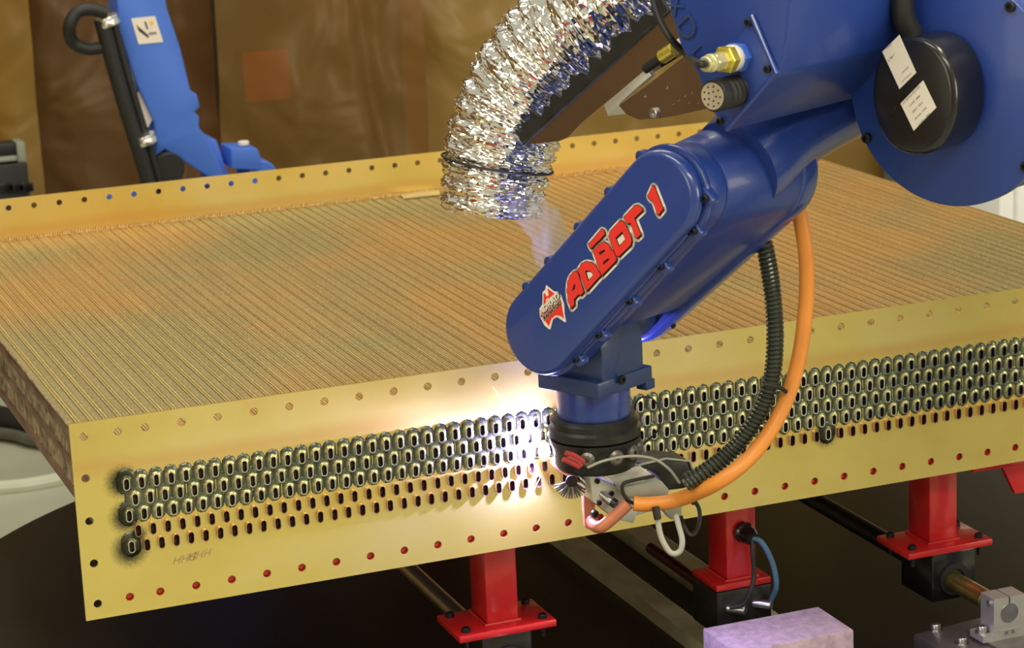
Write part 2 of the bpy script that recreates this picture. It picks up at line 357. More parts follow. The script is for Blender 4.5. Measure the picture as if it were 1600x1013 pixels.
def thick(v, f, n, t):
    """give a flat sheet (world verts) a thickness t along n"""
    n = np.array(n)*t; k = len(v); V = [tuple(p) for p in v]+[tuple(np.array(p)+n) for p in v]; cnt = {}
    F_ = [list(q) for q in f]+[[i+k for i in q][::-1] for q in f]
    for q in f:
        for i in range(len(q)): cnt[(q[i], q[(i+1) % len(q)])] = 1
    for a, b in cnt:
        if (b, a) not in cnt: F_.append([b, a, a+k, b+k])
    return V, F_

# ================================================================== SETTING
FZ = -.75
struct('floor', box(-6, 9, -7, 6.5, FZ-.05, FZ), 'conc')
struct('wall_back', box(-4, 9, 6.3, 6.5, FZ, 4), mat('dim_green_grey_wall', (.10, .10, .07), .8))
def ribbon_line(path, w_, z, t):
    v, f = [], []
    for i, p in enumerate(path):
        d = (path[min(i+1, len(path)-1)]-path[max(i-1, 0)]).normalized(); nn = Vector((-d.y, d.x, 0))*w_/2
        v += [tuple(p+nn)+(), tuple(p-nn)]
    v = [(a[0], a[1], z) for a in v]; f = [[2*i, 2*i+1, 2*i+3, 2*i+2] for i in range(len(path)-1)]
    return thick(v, f, (0, 0, 1), t)
lp = spline([Vector(zz(u, v, FZ)) for u, v in ((-120, 788), (-40, 774), (40, 766), (95, 756), (180, 740))], 6)
struct('trim_1', tube([p+Vector((0, 0, .012)) for p in lp], .022, 10), 'line')
# welding curtains, hung from a rail: each strip a wavy sheet
def curtain(x0, x1, y, m, label, ph, side=None):
    nx, nz = int((x1-x0)*60), 70; v = []; f = []
    for j in range(nz+1):
        z = FZ+.05+(3.2)*j/nz
        for i in range(nx+1):
            x = x0+(x1-x0)*i/nx
            d = .018*math.sin(x*9+ph+.5*math.sin(z*2.3))+.010*math.sin(x*23+ph*2+1.2*z)+.014*math.sin(z*5+x*7+ph)*math.sin(x*3+z*4)+.03*math.exp(-((x-x0-.75*(x1-x0)+.05*math.sin(z*3))/.03)**2)
            d += .030*math.sin(x*4.1+ph+z*1.1)*math.sin(z*2.2+ph)+.012*abs(math.sin(z*9+x*5+ph))*math.sin(x*2+ph)+.010*abs(math.sin((x+z)*11+ph))*(.5+.5*math.sin(z*3+x))
            v.append((x, y+d, z) if side is None else (side+d, x, z))
    for j in range(nz):
        for i in range(nx):
            a = j*(nx+1)+i; f.append([a, a+1, a+nx+2, a+nx+1])
    o = add('welding_curtain', thick(v, f, (0, 1, 0) if side is None else (1, 0, 0), .002), m, smooth=60); tag(o, label, 'curtain', 'welding curtains across the back'); return o
def cx_at(u, v, y=4.6): return yy(u, v, y)[0]
b0, b1, b2, b3 = cx_at(-250, 150), cx_at(48, 150), cx_at(345, 150), cx_at(648, 150)
curtain(-3.05, b0+.04, 4.62, M['cur'][2], 'brown curtain panel left of the photo edge, closing the rear corner', .7)
curtain(b0, b1, 4.48, M['cur'][0], 'amber curtain strip at the far left edge of the photo', 0.3)
curtain(b1-.03, b2, 4.62, M['cur'][1], 'dark red-brown curtain panel directly behind the far blue robot arm', 1.1)
curtain(b2-.03, b3, 4.48, M['cur'][2], 'creased olive-brown curtain panel with an orange patch showing through', 2.2)
curtain(b3-.03, b3+1.9, 4.62, M['cur'][3], 'golden curtain panel behind the silver foil duct', .9)
curtain(b3+1.85, b3+3.6, 4.48, M['cur'][3], 'golden curtain panel beyond the far right corner of the radiator core', 1.9)
curtain(-1.0, 1.7, 0, M['cur'][1], 'brown curtain closing the left side of the welding bay, front half', .5, side=-3.1)
curtain(1.75, 4.4, 0, M['cur'][2], 'brown curtain closing the left side of the welding bay, rear half', 1.5, side=-3.1)
tag(add('curtain_rail', cyl((-3.1, -1.1, 2.5), (-3.1, 4.5, 2.5), .02), 'zinc'), 'steel rail along the left side carrying the side curtains', 'rail')
rl = tag(add('curtain_rail', cyl((-3.1, 4.6, 2.5), (b3+3.7, 4.6, 2.5), .02), 'zinc'), 'steel rail above the frame carrying the welding curtains', 'rail')
for i, x in enumerate((-3.14, b3+3.7)):
    tag(add('rail_post', box(x-.03, x+.03, 4.57, 4.63, FZ, 2.55), 'steel_dk'), ('left' if i == 0 else 'right')+' post holding the curtain rail outside the frame', 'post')
p = yy(415, 118, 5.0); q = yy(378, 120, 5.0)
t = thing('warning_board', 'orange square board blurred behind the creased curtain panel', 'board', (p[0], 5.0, FZ))
add('board', box(p[0]-.085, p[0]+.085, 4.98, 5.0, p[2]-.09, p[2]+.09, .004), 'orangecloth', t)
add('post', box(q[0]-.03, q[0]+.02, 5.0, 5.04, FZ, p[2]+.09), 'steel_dk', t)
# dark control cabinet standing left behind
def CX(u, v): return yy(u, v, 4.2)
a, b_ = CX(-60, 228), CX(52, 300)
t = thing('control_cabinet', 'black cabinet with a pale grey upright panel at the far left', 'cabinet', ((a[0]+b_[0])/2, 4.35, FZ))
add('body', box(a[0], b_[0]-.01, 4.2, 4.5, FZ, CX(20, 255)[2], .01), 'darkbox', t)
add('screen', box(a[0], CX(27, 230)[0], 4.22, 4.3, CX(20, 243)[2], CX(20, 225)[2], .006), 'darkbox', t)
add('side_panel', box(CX(28, 240)[0], CX(41, 240)[0], 4.21, 4.3, CX(30, 262)[2], CX(30, 224)[2], .003), 'palegrey', t, label='pale grey upright panel')
add('shelf', box(a[0], CX(27, 250)[0], 4.2, 4.3, CX(10, 253)[2], CX(10, 246)[2], .003), 'palegrey', t)
for k in range(3):
    c = CX(9+k*16, 293); add('vent_slot', box(c[0]-.022, c[0]+.022, 4.19, 4.21, c[2]-.014, c[2]+.014, .002), 'black', t)
# thick hoses lying on the floor at the left
tag(add('floor_hose', tube(spline([Vector(zz(u, v, FZ+.04)) for u, v in ((-150, 640), (-40, 648), (30, 662), (80, 668), (160, 650), (300, 600))], 10), .042, 16), 'rubber'),
    'thick black hose on the floor left of the radiator core, nearer the core top', 'hose', None)
tag(add('floor_hose', tube(spline([Vector(zz(u, v, FZ+.025)) for u, v in ((-150, 668), (-40, 674), (20, 680), (60, 690), (160, 700), (300, 690))], 10), .018, 12), mat('grey_hose', (.10, .105, .085), .4)),
    'thin grey hose on the floor just in front of the thick black hose', 'hose', None)
# white cabinet beyond the right end of the core
t = thing('white_cabinet', 'white cabinet showing as a bright wedge right of the radiator core', 'cabinet', (3.79, 2.75, FZ))
add('body', box(3.28, 4.3, 2.6, 2.9, FZ, .12, .01), 'whitebox', t)
add('door', box(3.33, 4.25, 2.58, 2.6, FZ+.06, .06, .004), 'whitebox', t)

# ================================================================== TURNTABLE and RUNNING GEAR
DZ = -.33
t = thing('turntable', 'large round black turntable under the radiator core', 'turntable', (1.02, .62, FZ))
add('table_top', lathe((1.02, .62, DZ-.03), (0, 0, 1), [(1.235, 0), (1.25, .004), (1.25, .026), (1.246, .03)], 128), 'disc', t)
add('pedestal', lathe((1.02, .62, FZ), (0, 0, 1), [(.55, 0), (.55, .05), (.35, .1), (.35, .39)], 48), 'steel_dk', t)
# toothed rails
def rack(x0, x1, y0, y1, label):
    n = int((y1-y0)/.010); out = [(x0, y0), (x1, y0)]
    for i in range(n):
        ya = y0+.010*i; out += [(x1, ya+.002), (x1+.004, ya+.004), (x1+.004, ya+.006), (x1, ya+.008)]
    out += [(x1, y1), (x0, y1)]
    tag(add('toothed_rail', prism(WF, out, DZ, DZ+.03), 'rack', smooth=0), label, 'rail', 'toothed rails on the turntable')
rack(1.113, 1.155, -.15, 1.5, 'pale green toothed rail, the left one of the two under the torch')
rack(1.247, 1.30, .22, 1.5, 'pale green toothed rail, the right one behind the middle red post')
# posts
def carriage(cx, y0, idx, label, base_w=(.087, .087)):
    """red post with base plate"""
    t = thing('red_post', label, 'post', (cx, y0+.045, -.162), 'red support posts under the core')
    bx0, bx1, by0, by1 = (cx-.088, cx+.085, y0-.028, y0+.085) if idx != 1 else (cx-.055, cx+.050, y0-.012, y0+.085)
    add('column', box(cx-.029, cx+.029, y0, y0+.075, -.150, -.001, .005), 'red', t)
    add('base_plate', box(bx0, bx1, by0, by1, -.162, -.150, .002), 'red', t)
    add('weld_seam', tube([(cx-.031, y0+.077, -.149), (cx-.031, y0-.001, -.149), (cx+.031, y0-.001, -.149)], lambda s: .003+.0008*math.sin(s*70), 8), 'red', t)
    if idx != 1:
        for (x, y) in ((bx0+.018, by0+.018), (bx1-.018, by0+.018), (bx0+.018, by1-.018), (bx1-.018, by1-.018)):
            add('bolt', bolt((x, y, -.150), (0, 0, 1), .0075, .008), 'bolt', t)
            add('bolt_end', cyl((x, y, -.182), (x, y, -.162), .004, 10), 'bolt', t)
    return t
YP = .06
carriage(.702, YP, 0, 'red post under the weld glow, leftmost of the posts with its four bolts in view')
carriage(1.147, YP+.002, 1, 'red post with a black gland and a blue cable plugged into it')
carriage(1.550, YP+.004, 2, 'red post at the right above the aluminium shaft support')
t = thing('support_beam', 'red beam running behind the lower bolt holes of the brass sheet', 'beam', (1.15, .07, 0))
add('beam', box(.06, 2.22, .0075, .13, .002, .092, .003), 'red', t)
add('gusset', box(1.59, 1.76, .03, .10, -.018, .002, .002), 'red', t)
add('gusset_web', prism(frame((1.66, .05, -.018), (1, 0, 0), (0, 0, -1), (0, 1, 0)), [(0, 0), (.09, 0), (.05, .06), (.03, .06)], 0, .01), 'red', t)
# rear beam so that the core is carried
tag(add('support_beam', join(box(.5, 1.9, 1.62, 1.70, .02, .092, .004), box(1.1, 1.2, 1.62, 1.70, DZ, .02, .004)), 'red'), 'red beam hidden under the rear end of the radiator core', 'beam')
# bearing blocks and shafts
for cx, lab in ((.702, 'black bearing block under the leftmost red post'), (1.56, 'black bearing block under the right red post')):
    t = thing('bearing_block', lab, 'bearing block', (cx, .10, -.262), 'bearing blocks on the round shafts')
    add('housing', box(cx-.045, cx+.045, .045, .155, -.255, -.163, .004), 'black', t)
    add('seal_ring', lathe((cx, .046, -.215), (0, -1, 0), [(.030, 0), (.030, .006), (.0195, .006), (.0195, .002)], 28), 'rubber', t)
M['shaft_y'] = mat('oily_yellow_shaft', (.42, .34, .10), .28, .9, .2, 30, .05, 200)
t = thing('round_shaft', 'silver round shaft running back behind the leftmost red post', 'shaft', (.702, .6, DZ), 'round shafts')
add('rod', cyl((.702, -.12, -.215), (.702, 1.55, -.215), .017, 32, .001), 'zinc', t)
add('shaft_foot', box(.68, .724, 1.45, 1.50, DZ, -.20, .003), 'alu', t)
add('shaft_foot', box(.68, .724, .18, .22, DZ, -.222, .003), 'alu', t)
t = thing('round_shaft', 'round shaft with oily yellow end held in the aluminium support', 'shaft', (1.557, .6, DZ), 'round shafts')
add('rod', cyl((1.557, .045, -.218), (1.557, 1.55, -.218), .0172, 32, .001), 'steel_dk', t)
add('oily_end', cyl((1.557, -.070, -.218), (1.557, .06, -.218), .0175, 32, .001), 'shaft_y', t, label='oily yellow end')
add('shaft_end', cyl((1.557, -.1395, -.218), (1.557, -.070, -.218), .0176, 32, .001), 'zinc', t, label='clean silver shaft end')
add('shaft_foot', box(1.535, 1.579, 1.45, 1.50, DZ, -.20, .003), 'alu', t)
# dark guide rail with wooden coloured block under the middle post
t = thing('middle_slide', 'black slide with two zinc pins under the middle red post', 'slide', (1.147, .11, DZ))
add('slide_block', box(1.092, 1.198, .05, .15, -.245, -.163, .004), 'steel_dk', t)
for x in (1.115, 1.165): add('pin', cyl((x, .055, -.195), (x+.022, .030, -.195), .009, 16, .001), 'zinc', t)
add('slide_rod', cyl((1.172, -.08, -.235), (1.172, .5, -.235), .011, 16), mat('brown_rod', (.10, .03, .02), .4, .5), t)
add('wear_strip', box(1.120, 1.158, -.06, .10, DZ, -.245, .002), mat('tan_strip', (.42, .34, .18), .5, .2, .25, 60), t)
# cable gland and cables on the middle post
t = thing('cable_gland', 'black cable gland with a blue and a black cable on the middle red post', 'connector', (1.150, .05, -.08))
g0 = Vector(yy(1160, 830, YP))
add('gland_body', lathe(g0, (0.1, -1, -.15), [(.018, 0), (.019, .008), (.016, .012), (.016, .022), (.011, .034)], 20), 'black', t)
ge = g0+Vector((.1, -1, -.15)).normalized()*.03
add('blue_cable', tube(spline([ge, *[Vector(yy(u, v, y)) for u, v, y in ((1190, 848, .02), (1207, 880, .015), (1213, 915, .02), (1205, 938, .04))]], 10), .0048, 12), 'bluecable', t, label='blue cable')
add('black_cable', tube(spline([ge, *[Vector(yy(u, v, y)) for u, v, y in ((1176, 862, .02), (1178, 900, .015), (1172, 925, .012), (1160, 945, .02), (1140, 950, .03))]], 10), .0042, 12), 'rubber', t)
# dusty purple-grey block, pink-lavender arc light put into its colour
BX = [zz(1095, 982, -.2), zz(1285, 952, -.2), zz(1337, 988, -.2)]
t = thing('machined_block', 'dusty grey metal block with mauve arc light in its colour at the bottom edge, beside the shaft support', 'block', (1.15, -.06, DZ))
add('block', box(1.040, 1.262, -.125, .0, DZ, -.2, .003), 'block', t)
add('speck', join(*[lathe((random.uniform(1.06, 1.25), random.uniform(-.12, -.01), -.2003), (0, 0, 1), [(.0012, 0), (.0006, .0008)], 6) for _ in range(40)]), 'white', t, kind='stuff')
# steel base plate, shaft support
t = thing('base_plate', 'bare steel base plate with socket screws under the shaft support', 'plate', (1.6, -.1, DZ))
def bpx(u, v): return zz(u, v, -.270)
add('plate', prism(WF, [(1.447, -.31), (1.75, -.33), (1.75, .0), (1.43, -.035)], DZ, -.270, .002), 'plate2', t)
for u, v in ((1462, 985), (1503, 1006)):
    c = bpx(u, v); add('socket_screw', bolt((c[0], c[1], -.270), (0, 0, 1), .0085, .012, True), 'zinc', t)
add('packing_plate', prism(WF, [(1.515, -.30), (1.80, -.32), (1.80, -.08), (1.515, -.07)], -.270, -.264, .001), 'plate2', t)
sx, sy, sz = 1.557, -.140, -.218
t = thing('shaft_support', 'aluminium shaft support clamping the yellow shaft at the lower right', 'bracket', (sx, sy, -.264))
fr = frame((sx, sy, sz), (1, 0, 0), (0, 0, 1), (0, 1, 0))
zb = -.264-sz
prof = [(-.052, zb), (.060, zb), (.060, zb+.012), (.031, zb+.012), (.031, .030), (.0015, .030), (.0015, .018)] + \
       [(.0178*math.sin(a), .0178*math.cos(a)) for a in np.linspace(.085, 2*math.pi-.085, 32)] + [(-.0015, .018), (-.0015, .030), (-.031, .030), (-.031, zb+.012), (-.052, zb+.012)]
# body cut by its clamp slit: build as a holed sheet outline
v, f = holed(fr, prof, [], .042)
add('clamp_body', (v, f), 'alu', t, smooth=30)
add('nameplate', box(sx-.020, sx+.020, sy-.0008, sy, sz-.041, sz-.028), 'alu', t)
def txt(fr, s, size, m, name, parent, z=-.0012, th=.0006, bold=0, shear=0):
    v, f = text2d(s, size, bold, shear); v = [T(fr, (a, b, z)) for a, b in v]
    return add(name, thick(v, f, fr[3], -th), m, parent, smooth=0)
txt(frame((sx, sy, sz-.0345), (1, 0, 0), (0, 0, 1), (0, 1, 0)), 'SK 35', .009, 'plate2', 'engraved_text', t)
add('clamp_screw', bolt((sx-.031, sy+.012, sz+.020), (-1, 0, 0), .0055, .004), 'zinc', t)
for x in (-.042, .047): add('socket_screw', bolt((sx+x, sy+.02, -.252), (0, 0, 1), .0085, .012, True), 'zinc', t)

# ================================================================== RADIATOR CORE
CH = .31405; CL = 2.277; CD = 1.8783; CT = .2215; CB = .0955
t = thing('radiator_core', 'large copper and brass radiator core lying flat on red posts', 'radiator', (1.1385, .94, .0))
core = t
def bolt_holes(rowz_top, start, n, bot=None, side=False):
    H = []
    for i in range(n):
        x = start+i*.057
        if .01 < x < CL-.01: H.append(circ(x, rowz_top, .0066, 14))
    return H
hs = [(.0208, .2921), (.0725, .2928)]+[(.1144+.057*i, .2928) for i in range(37)]+[(.2, 0)][:0]
hs += [(.0700, .0272)]+[(.1178+.057*i, .0275) for i in range(37)]
hs += [(yy(u, v, 0)[0], yy(u, v, 0)[2]) for u, v in ((134, 748), (140, 815), (147, 881), (153, 944))]
hs += [(CL-.0208, z) for z in (.222, .156, .09, .027)]
hs = [h for h in hs if h[0] < CL-.012]
bh = [circ(x, z, .0066, 14) for x, z in hs]
def obr(w_, h_, n=5, cx=0, cz=0):
    r = w_/2; k = h_/2-r
    return [(cx+r*math.cos(a), cz+k+r*math.sin(a)) for a in np.linspace(0, math.pi, n+1)]+[(cx+r*math.cos(a), cz-k+r*math.sin(a)) for a in np.linspace(math.pi, 2*math.pi, n+1)]
TUB = []
for r_ in range(5):
    n = 93
    for c_ in range(n):
        x = PX0+PP*c_+(PP/2 if r_ % 2 else 0)
        if x < 2.205: TUB.append((x, ROWZ[r_], r_, c_))
ARCX = .7637
def welded(x, z, r_, c_):
    if c_ == 0 and r_ in (0, 2, 4): return True
    if r_ == 4 and abs(x-1.2797) < .012: return True
    return r_ <= 2 if x < ARCX+.03 else r_ <= 3
fr = frame((0, 0, 0), (1, 0, 0), (0, 0, 1), (0, 1, 0))
v, f = holed(fr, [(0, 0), (CL, 0), (CL, CH), (0, CH)], bh+[obr(.0100, .0200, 4, x, z) for x, z, _, _ in TUB], .004)
add('front_header_sheet', (v, f), 'brass', core, smooth=25)
v, f = holed(frame((0, CD, 0), (1, 0, 0), (0, 0, 1), (0, 1, 0)), [(0, 0), (CL, 0), (CL, CH), (0, CH)],
             [circ(.0163+.057*i, .2928, .0066, 12) for i in range(40) if .0163+.057*i < CL-.01], .004)
add('rear_header_sheet', (v, f), 'brass_back', core, smooth=25)
# solder flux crust along the rear joint
v, f = [], []
for i in range(380):
    x = .06+i*.0058; h = .004+.006*random.random(); w_ = .0025+.002*random.random()
    n = len(v); v += [(x-w_, CD-.001, CT-.004), (x+w_, CD-.001, CT-.004), (x, CD-.001, CT+h), (x-w_, CD-.008, CT-.004), (x+w_, CD-.008, CT-.004)]
    f += [[n, n+1, n+2], [n+3, n+2, n+4], [n, n+2, n+3], [n+1, n+4, n+2]]
add('rear_solder_bead', (v, f), mat('solder_flux', (.50, .28, .10), .5, .4), core, kind='stuff')
# edge bars of the sheet tops catch the light
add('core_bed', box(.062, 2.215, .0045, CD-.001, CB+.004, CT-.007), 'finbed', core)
prof = [(0, -.003, 0), (.0003, -.0010, 0), (.0058, -.0008, 0), (.0115, -.0010, 0), (.0119, -.0020, 1), (.0126, -.0020, 1), (.0130, 0, 1), (.0145, 0, 1), (.0149, -.0018, 1), (.0174, -.0018, 1), (.0178, -.0002, 1), (.0191, -.0002, 1), (.0195, -.0018, 1), (.0228, -.0014, 1), (.0231, -.003, 0)]
def fin_mesh():
    v, f, mi = [], [], []; L_ = CD-.006
    ny = 1
    for k in (0, 1):
        for (a, b, _) in prof: v.append((a, k*L_, b))
    n = len(prof)
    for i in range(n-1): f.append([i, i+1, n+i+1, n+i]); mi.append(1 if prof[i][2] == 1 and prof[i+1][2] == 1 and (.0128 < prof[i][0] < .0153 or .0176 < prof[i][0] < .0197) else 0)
    me = bpy.data.meshes.new('fin_strip'); me.from_pydata(v, [], f); me.materials.append(M['fin']); me.materials.append(M['fin_edge'])
    me.polygons.foreach_set('material_index', mi); return me
fm = fin_mesh()
for i in range(93):
    o = link('fin_strip', fm, core, Vector((.0568+PP*i, .005, CT))-ORG[core.name])
# left side: five tube edges with serpentine fins between them
for z in (ROWZ[0]-.003, ROWZ[2], ROWZ[4]-.002):
    add('side_tube', box(.0560, .060, .006, CD-.002, z-.0085, z+.0085, .0015), 'side_tube', core)
for z0, z1 in ((CT-.002, ROWZ[0]+.007), (ROWZ[0]-.012, ROWZ[2]+.009), (ROWZ[2]-.009, ROWZ[4]+.007)):
    v, f = [], []; n = 260
    for i in range(n):
        y = .008+(CD-.012)*i/(n-1); x = .0565 if i % 2 else .0625
        x += random.uniform(-.0008, .0008); s = random.uniform(-.001, .001)
        v += [(x, y, z0), (x+.001, y+s, (z0+z1)/2), (x, y, z1)]
    for i in range(n-1):
        for k in range(2): f.append([3*i+k, 3*i+k+1, 3*i+k+4, 3*i+k+3])
    add('side_fin', (v, f), 'side_fin', core, smooth=0, kind='stuff')
add('side_rim', box(.0550, .0575, .006, CD-.002, CT-.004, CT-.0005), 'side_fin', core)
add('core_underside', box(.0560, 2.2155, .006, CD-.002, CB, CB+.004), 'side_tube', core)
# tube ends
def tube_mesh(name, lip, wall, wo, ho, mats, depth=.045):
    v, f, mi = [], [], []
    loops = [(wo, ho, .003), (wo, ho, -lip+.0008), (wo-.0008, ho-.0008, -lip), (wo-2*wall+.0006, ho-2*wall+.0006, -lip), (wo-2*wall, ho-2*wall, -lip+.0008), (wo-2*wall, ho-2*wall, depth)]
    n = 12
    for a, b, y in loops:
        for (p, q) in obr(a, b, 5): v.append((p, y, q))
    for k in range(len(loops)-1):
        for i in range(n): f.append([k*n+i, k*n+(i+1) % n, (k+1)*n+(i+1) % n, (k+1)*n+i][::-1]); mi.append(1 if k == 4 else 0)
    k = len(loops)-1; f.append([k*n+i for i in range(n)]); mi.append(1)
    me = bpy.data.meshes.new(name); me.from_pydata(v, [], f)
    for m in mats: me.materials.append(M[m])
    me.polygons.foreach_set('material_index', mi); me.polygons.foreach_set('use_smooth', [True]*len(f)); me.set_sharp_from_angle(angle=.9); return me
tm_raw = tube_mesh('tube_raw', .0075, .0013, .0106, .0205, ('tube', 'tubein'))
tm_w = tube_mesh('tube_welded', .0050, .0017, .0108, .0205, ('tubew', 'tubeblk'))
o0 = ORG[core.name]; rest = []
TUB.sort(key=lambda q: q[0])
for k, (x, z, r_, c_) in enumerate(TUB):
    wd = welded(x, z, r_, c_); me = tm_w if wd else tm_raw
    if k < 300:
        o = link('tube_end', me, core, Vector((x, 0, z))-o0)
        o.rotation_euler = (random.uniform(-.02, .02), random.uniform(-.04, .04), random.uniform(-.03, .03))
    else: rest.append((x, z, me))
V, Fc, MI = [], [], []
for x, z, me in rest:
    n = len(V); V += [(p.co.x+x, p.co.y, p.co.z+z) for p in me.vertices]
    off = 0 if me is tm_w else 2
    for p in me.polygons: Fc.append([i+n for i in p.vertices]); MI.append(p.material_index+off)
add('tube_end', (V, Fc), ['tubew', 'tubeblk', 'tube', 'tubein'], core, kind='stuff', mi=MI)
# weld bead field (real relief)
st = .0016; gx = np.arange(.040, 2.235, st); gz = np.arange(.080, .240, st)
Hh = np.zeros((len(gx), len(gz))); In = np.zeros_like(Hh, bool); Cn = np.zeros_like(Hh); Sc = np.zeros_like(Hh)
def sstep(x): x = np.clip(x, 0, 1); return x*x*(3-2*x)
for x, z, r_, c_ in TUB:
    i0, i1 = np.searchsorted(gx, (x-.03, x+.03)); j0, j1 = np.searchsorted(gz, (z-.035, z+.04))
    X, Z = np.meshgrid(gx[i0:i1], gz[j0:j1], indexing='ij')
    dz = np.maximum(np.abs(Z-z)-.0049, 0); d = np.hypot(X-x, dz)
    In[i0:i1, j0:j1] |= d < .0046
    if welded(x, z, r_, c_):
        big = 1.35 if c_ == 0 or (r_ == 4 and c_ > 5) else 1.0
        a = .0030*(1-sstep((d-.0048)/(.0062*big)))+.0008
        dz2 = np.maximum(np.abs(Z-(z+.0035))-.0055, 0); d2 = np.hypot(X-x, dz2)
        rr = .0112*big
        pool = .0021*(1-sstep((d2-rr+.0035)/.0037))
        h = np.maximum(a*(d2 < rr+.0045*big), pool); h[d2 > rr+.0002] = 0
        Hh[i0:i1, j0:j1] = np.maximum(Hh[i0:i1, j0:j1], h)
        Cn[i0:i1, j0:j1] = np.maximum(Cn[i0:i1, j0:j1], np.where(d2 < rr+.001, 1-sstep((d-.0048)/.0052), 0)*(.30+.70*sstep((Z-z+.002)/.009)))  # highlight painted into the tint on each welded bore's upper rim
Hn = Hh + (Hh > 0)*rng.normal(0, .00010, Hh.shape)
keep = (Hh > .0002) & ~In
idx = -np.ones(Hh.shape, int); ok = np.zeros(Hh.shape, bool)
cell = (Hh[:-1, :-1] > .0002) | (Hh[1:, 1:] > .0002) | (Hh[:-1, 1:] > .0002) | (Hh[1:, :-1] > .0002)
cell &= ~(In[:-1, :-1] & In[1:, 1:] & In[:-1, 1:] & In[1:, :-1])
ci, cj = np.nonzero(cell)
for a, b in ((0, 0), (1, 0), (1, 1), (0, 1)): ok[ci+a, cj+b] = True
idx[ok] = np.arange(ok.sum()); pi, pj = np.nonzero(ok)
vx = gx[pi]; vz = gz[pj]; vy = -np.where(Hh[pi, pj] > 0, Hn[pi, pj], -.0008)
faces = np.stack([idx[ci, cj], idx[ci+1, cj], idx[ci+1, cj+1], idx[ci, cj+1]], 1)
me = bpy.data.meshes.new('weld_bead'); me.from_pydata(np.stack([vx, vy, vz], 1).tolist(), [], faces.tolist())
me.polygons.foreach_set('use_smooth', [True]*len(me.polygons))
ca = me.color_attributes.new('tint', 'FLOAT_COLOR', 'POINT')
c = Cn[pi, pj][:, None]; nz = rng.random((len(pi), 1))
s1 = (.5+.5*np.sin(vx*9+1.0)*np.sin(vx*3.1))[:, None]
low = np.array([[.13, .155, .125]])*(1-.35*s1)+np.array([[.26, .25, .14]])*.35*s1; hi = np.array([[.95, .88, .30]])*(1-.4*s1)+np.array([[.80, .78, .66]])*.4*s1
mid = np.array([[.38, .39, .20]])
colr = np.where(c < .5, low+(mid-low)*(c*2), mid+(hi-mid)*(c*2-1))*(.85+.3*nz)
edge = (1-sstep((Hh[pi, pj]-.0004)/.0012))[:, None]; colr = colr*(1-.6*edge)
soot = np.zeros((len(pi), 1))
for (x, z, rad) in SOOT: soot = np.maximum(soot, (1-sstep((np.hypot(vx-x, vz-z)-rad*.5)/(rad*.6)))[:, None])
colr = colr*(1-.75*soot)
ca.data.foreach_set('color', np.concatenate([colr, np.ones((len(pi), 1))], 1).ravel())
me.materials.append(M['weld']); ob = link('weld_bead', me, core, -o0); ob['kind'] = 'stuff'
# pencilled figures under the left tubes
for s, u, v_ in (('HHG', 287, 874), ('HHH', 310, 868)):
    c = yy(u, v_, 0); txt(frame((c[0], 0, c[2]), (1, 0, .05), (0, 0, 1), (0, 1, 0)), s, .017, mat('pencil_grey', (.40, .31, .14), .5, .3), 'pencil_mark', core, z=-.0002, th=.0002, shear=.4)
# a scrap of brass left on the core
c = zz(655, 305, CT); tag(add('brass_offcut', prism(frame((c[0], c[1], CT+.001), (1, 0, 0), (0, 1, 0), (0, 0, 1)), [(-.05, -.03), (.04, -.035), (.055, .01), (.03, .05), (-.04, .02)], 0, .003), mat('dull_brass_scrap', (.52, .40, .20), .5, .4)), 'small pale brass offcut lying on the core top by the rear sheet', 'offcut')

# ================================================================== WELDING ROBOT
AZ = math.radians(42)
fh = np.array([fw[0], fw[1], 0]); fh /= np.linalg.norm(fh); rh = np.array([fh[1], -fh[0], 0])
eE = rh*math.sin(AZ)+fh*math.cos(AZ); hH = rh*math.cos(AZ)-fh*math.sin(AZ); zZ = np.array([0, 0, 1.])
wr = yy(935, 600, -.17); c0e = eE@(wr-.10*eE)
OA = onp(860, 510, eE, c0e)
AF = frame(OA, hH, zZ, eE)                      # arm frame: x = outward, y = up, z = through the arm
def A(u, v, e):
    p = onp(u, v, eE, c0e+e)-OA; return (float(p@hH), float(p[2]))
def AW(h, z, e): return Vector(T(AF, (h, z, e)))
print('A pts', A(1127, 262, 0), A(1285, 262, .19), A(1005, 560, .19), A(945, 500, .03), A(1105, 473, .19), A(1200, 385, .19), A(1482, 140, .27), AW(0, 0, 0))
rob = thing('welding_robot', 'big glossy blue welding robot arm lettered with a red name, welding the core', 'robot', tuple(AW(.75, 0, .3).xy)+(FZ,))
c0 = (-.004, -.006); c1 = (.238, .229)
ad = math.atan2(c1[1]-c0[1], c1[0]-c0[0]); dA = (math.cos(ad), math.sin(ad)); nA = (-dA[1], dA[0])
def along(s, t_): return (c0[0]+dA[0]*s+nA[0]*t_, c0[1]+dA[1]*s+nA[1]*t_)
LN = math.hypot(c1[0]-c0[0], c1[1]-c0[1])
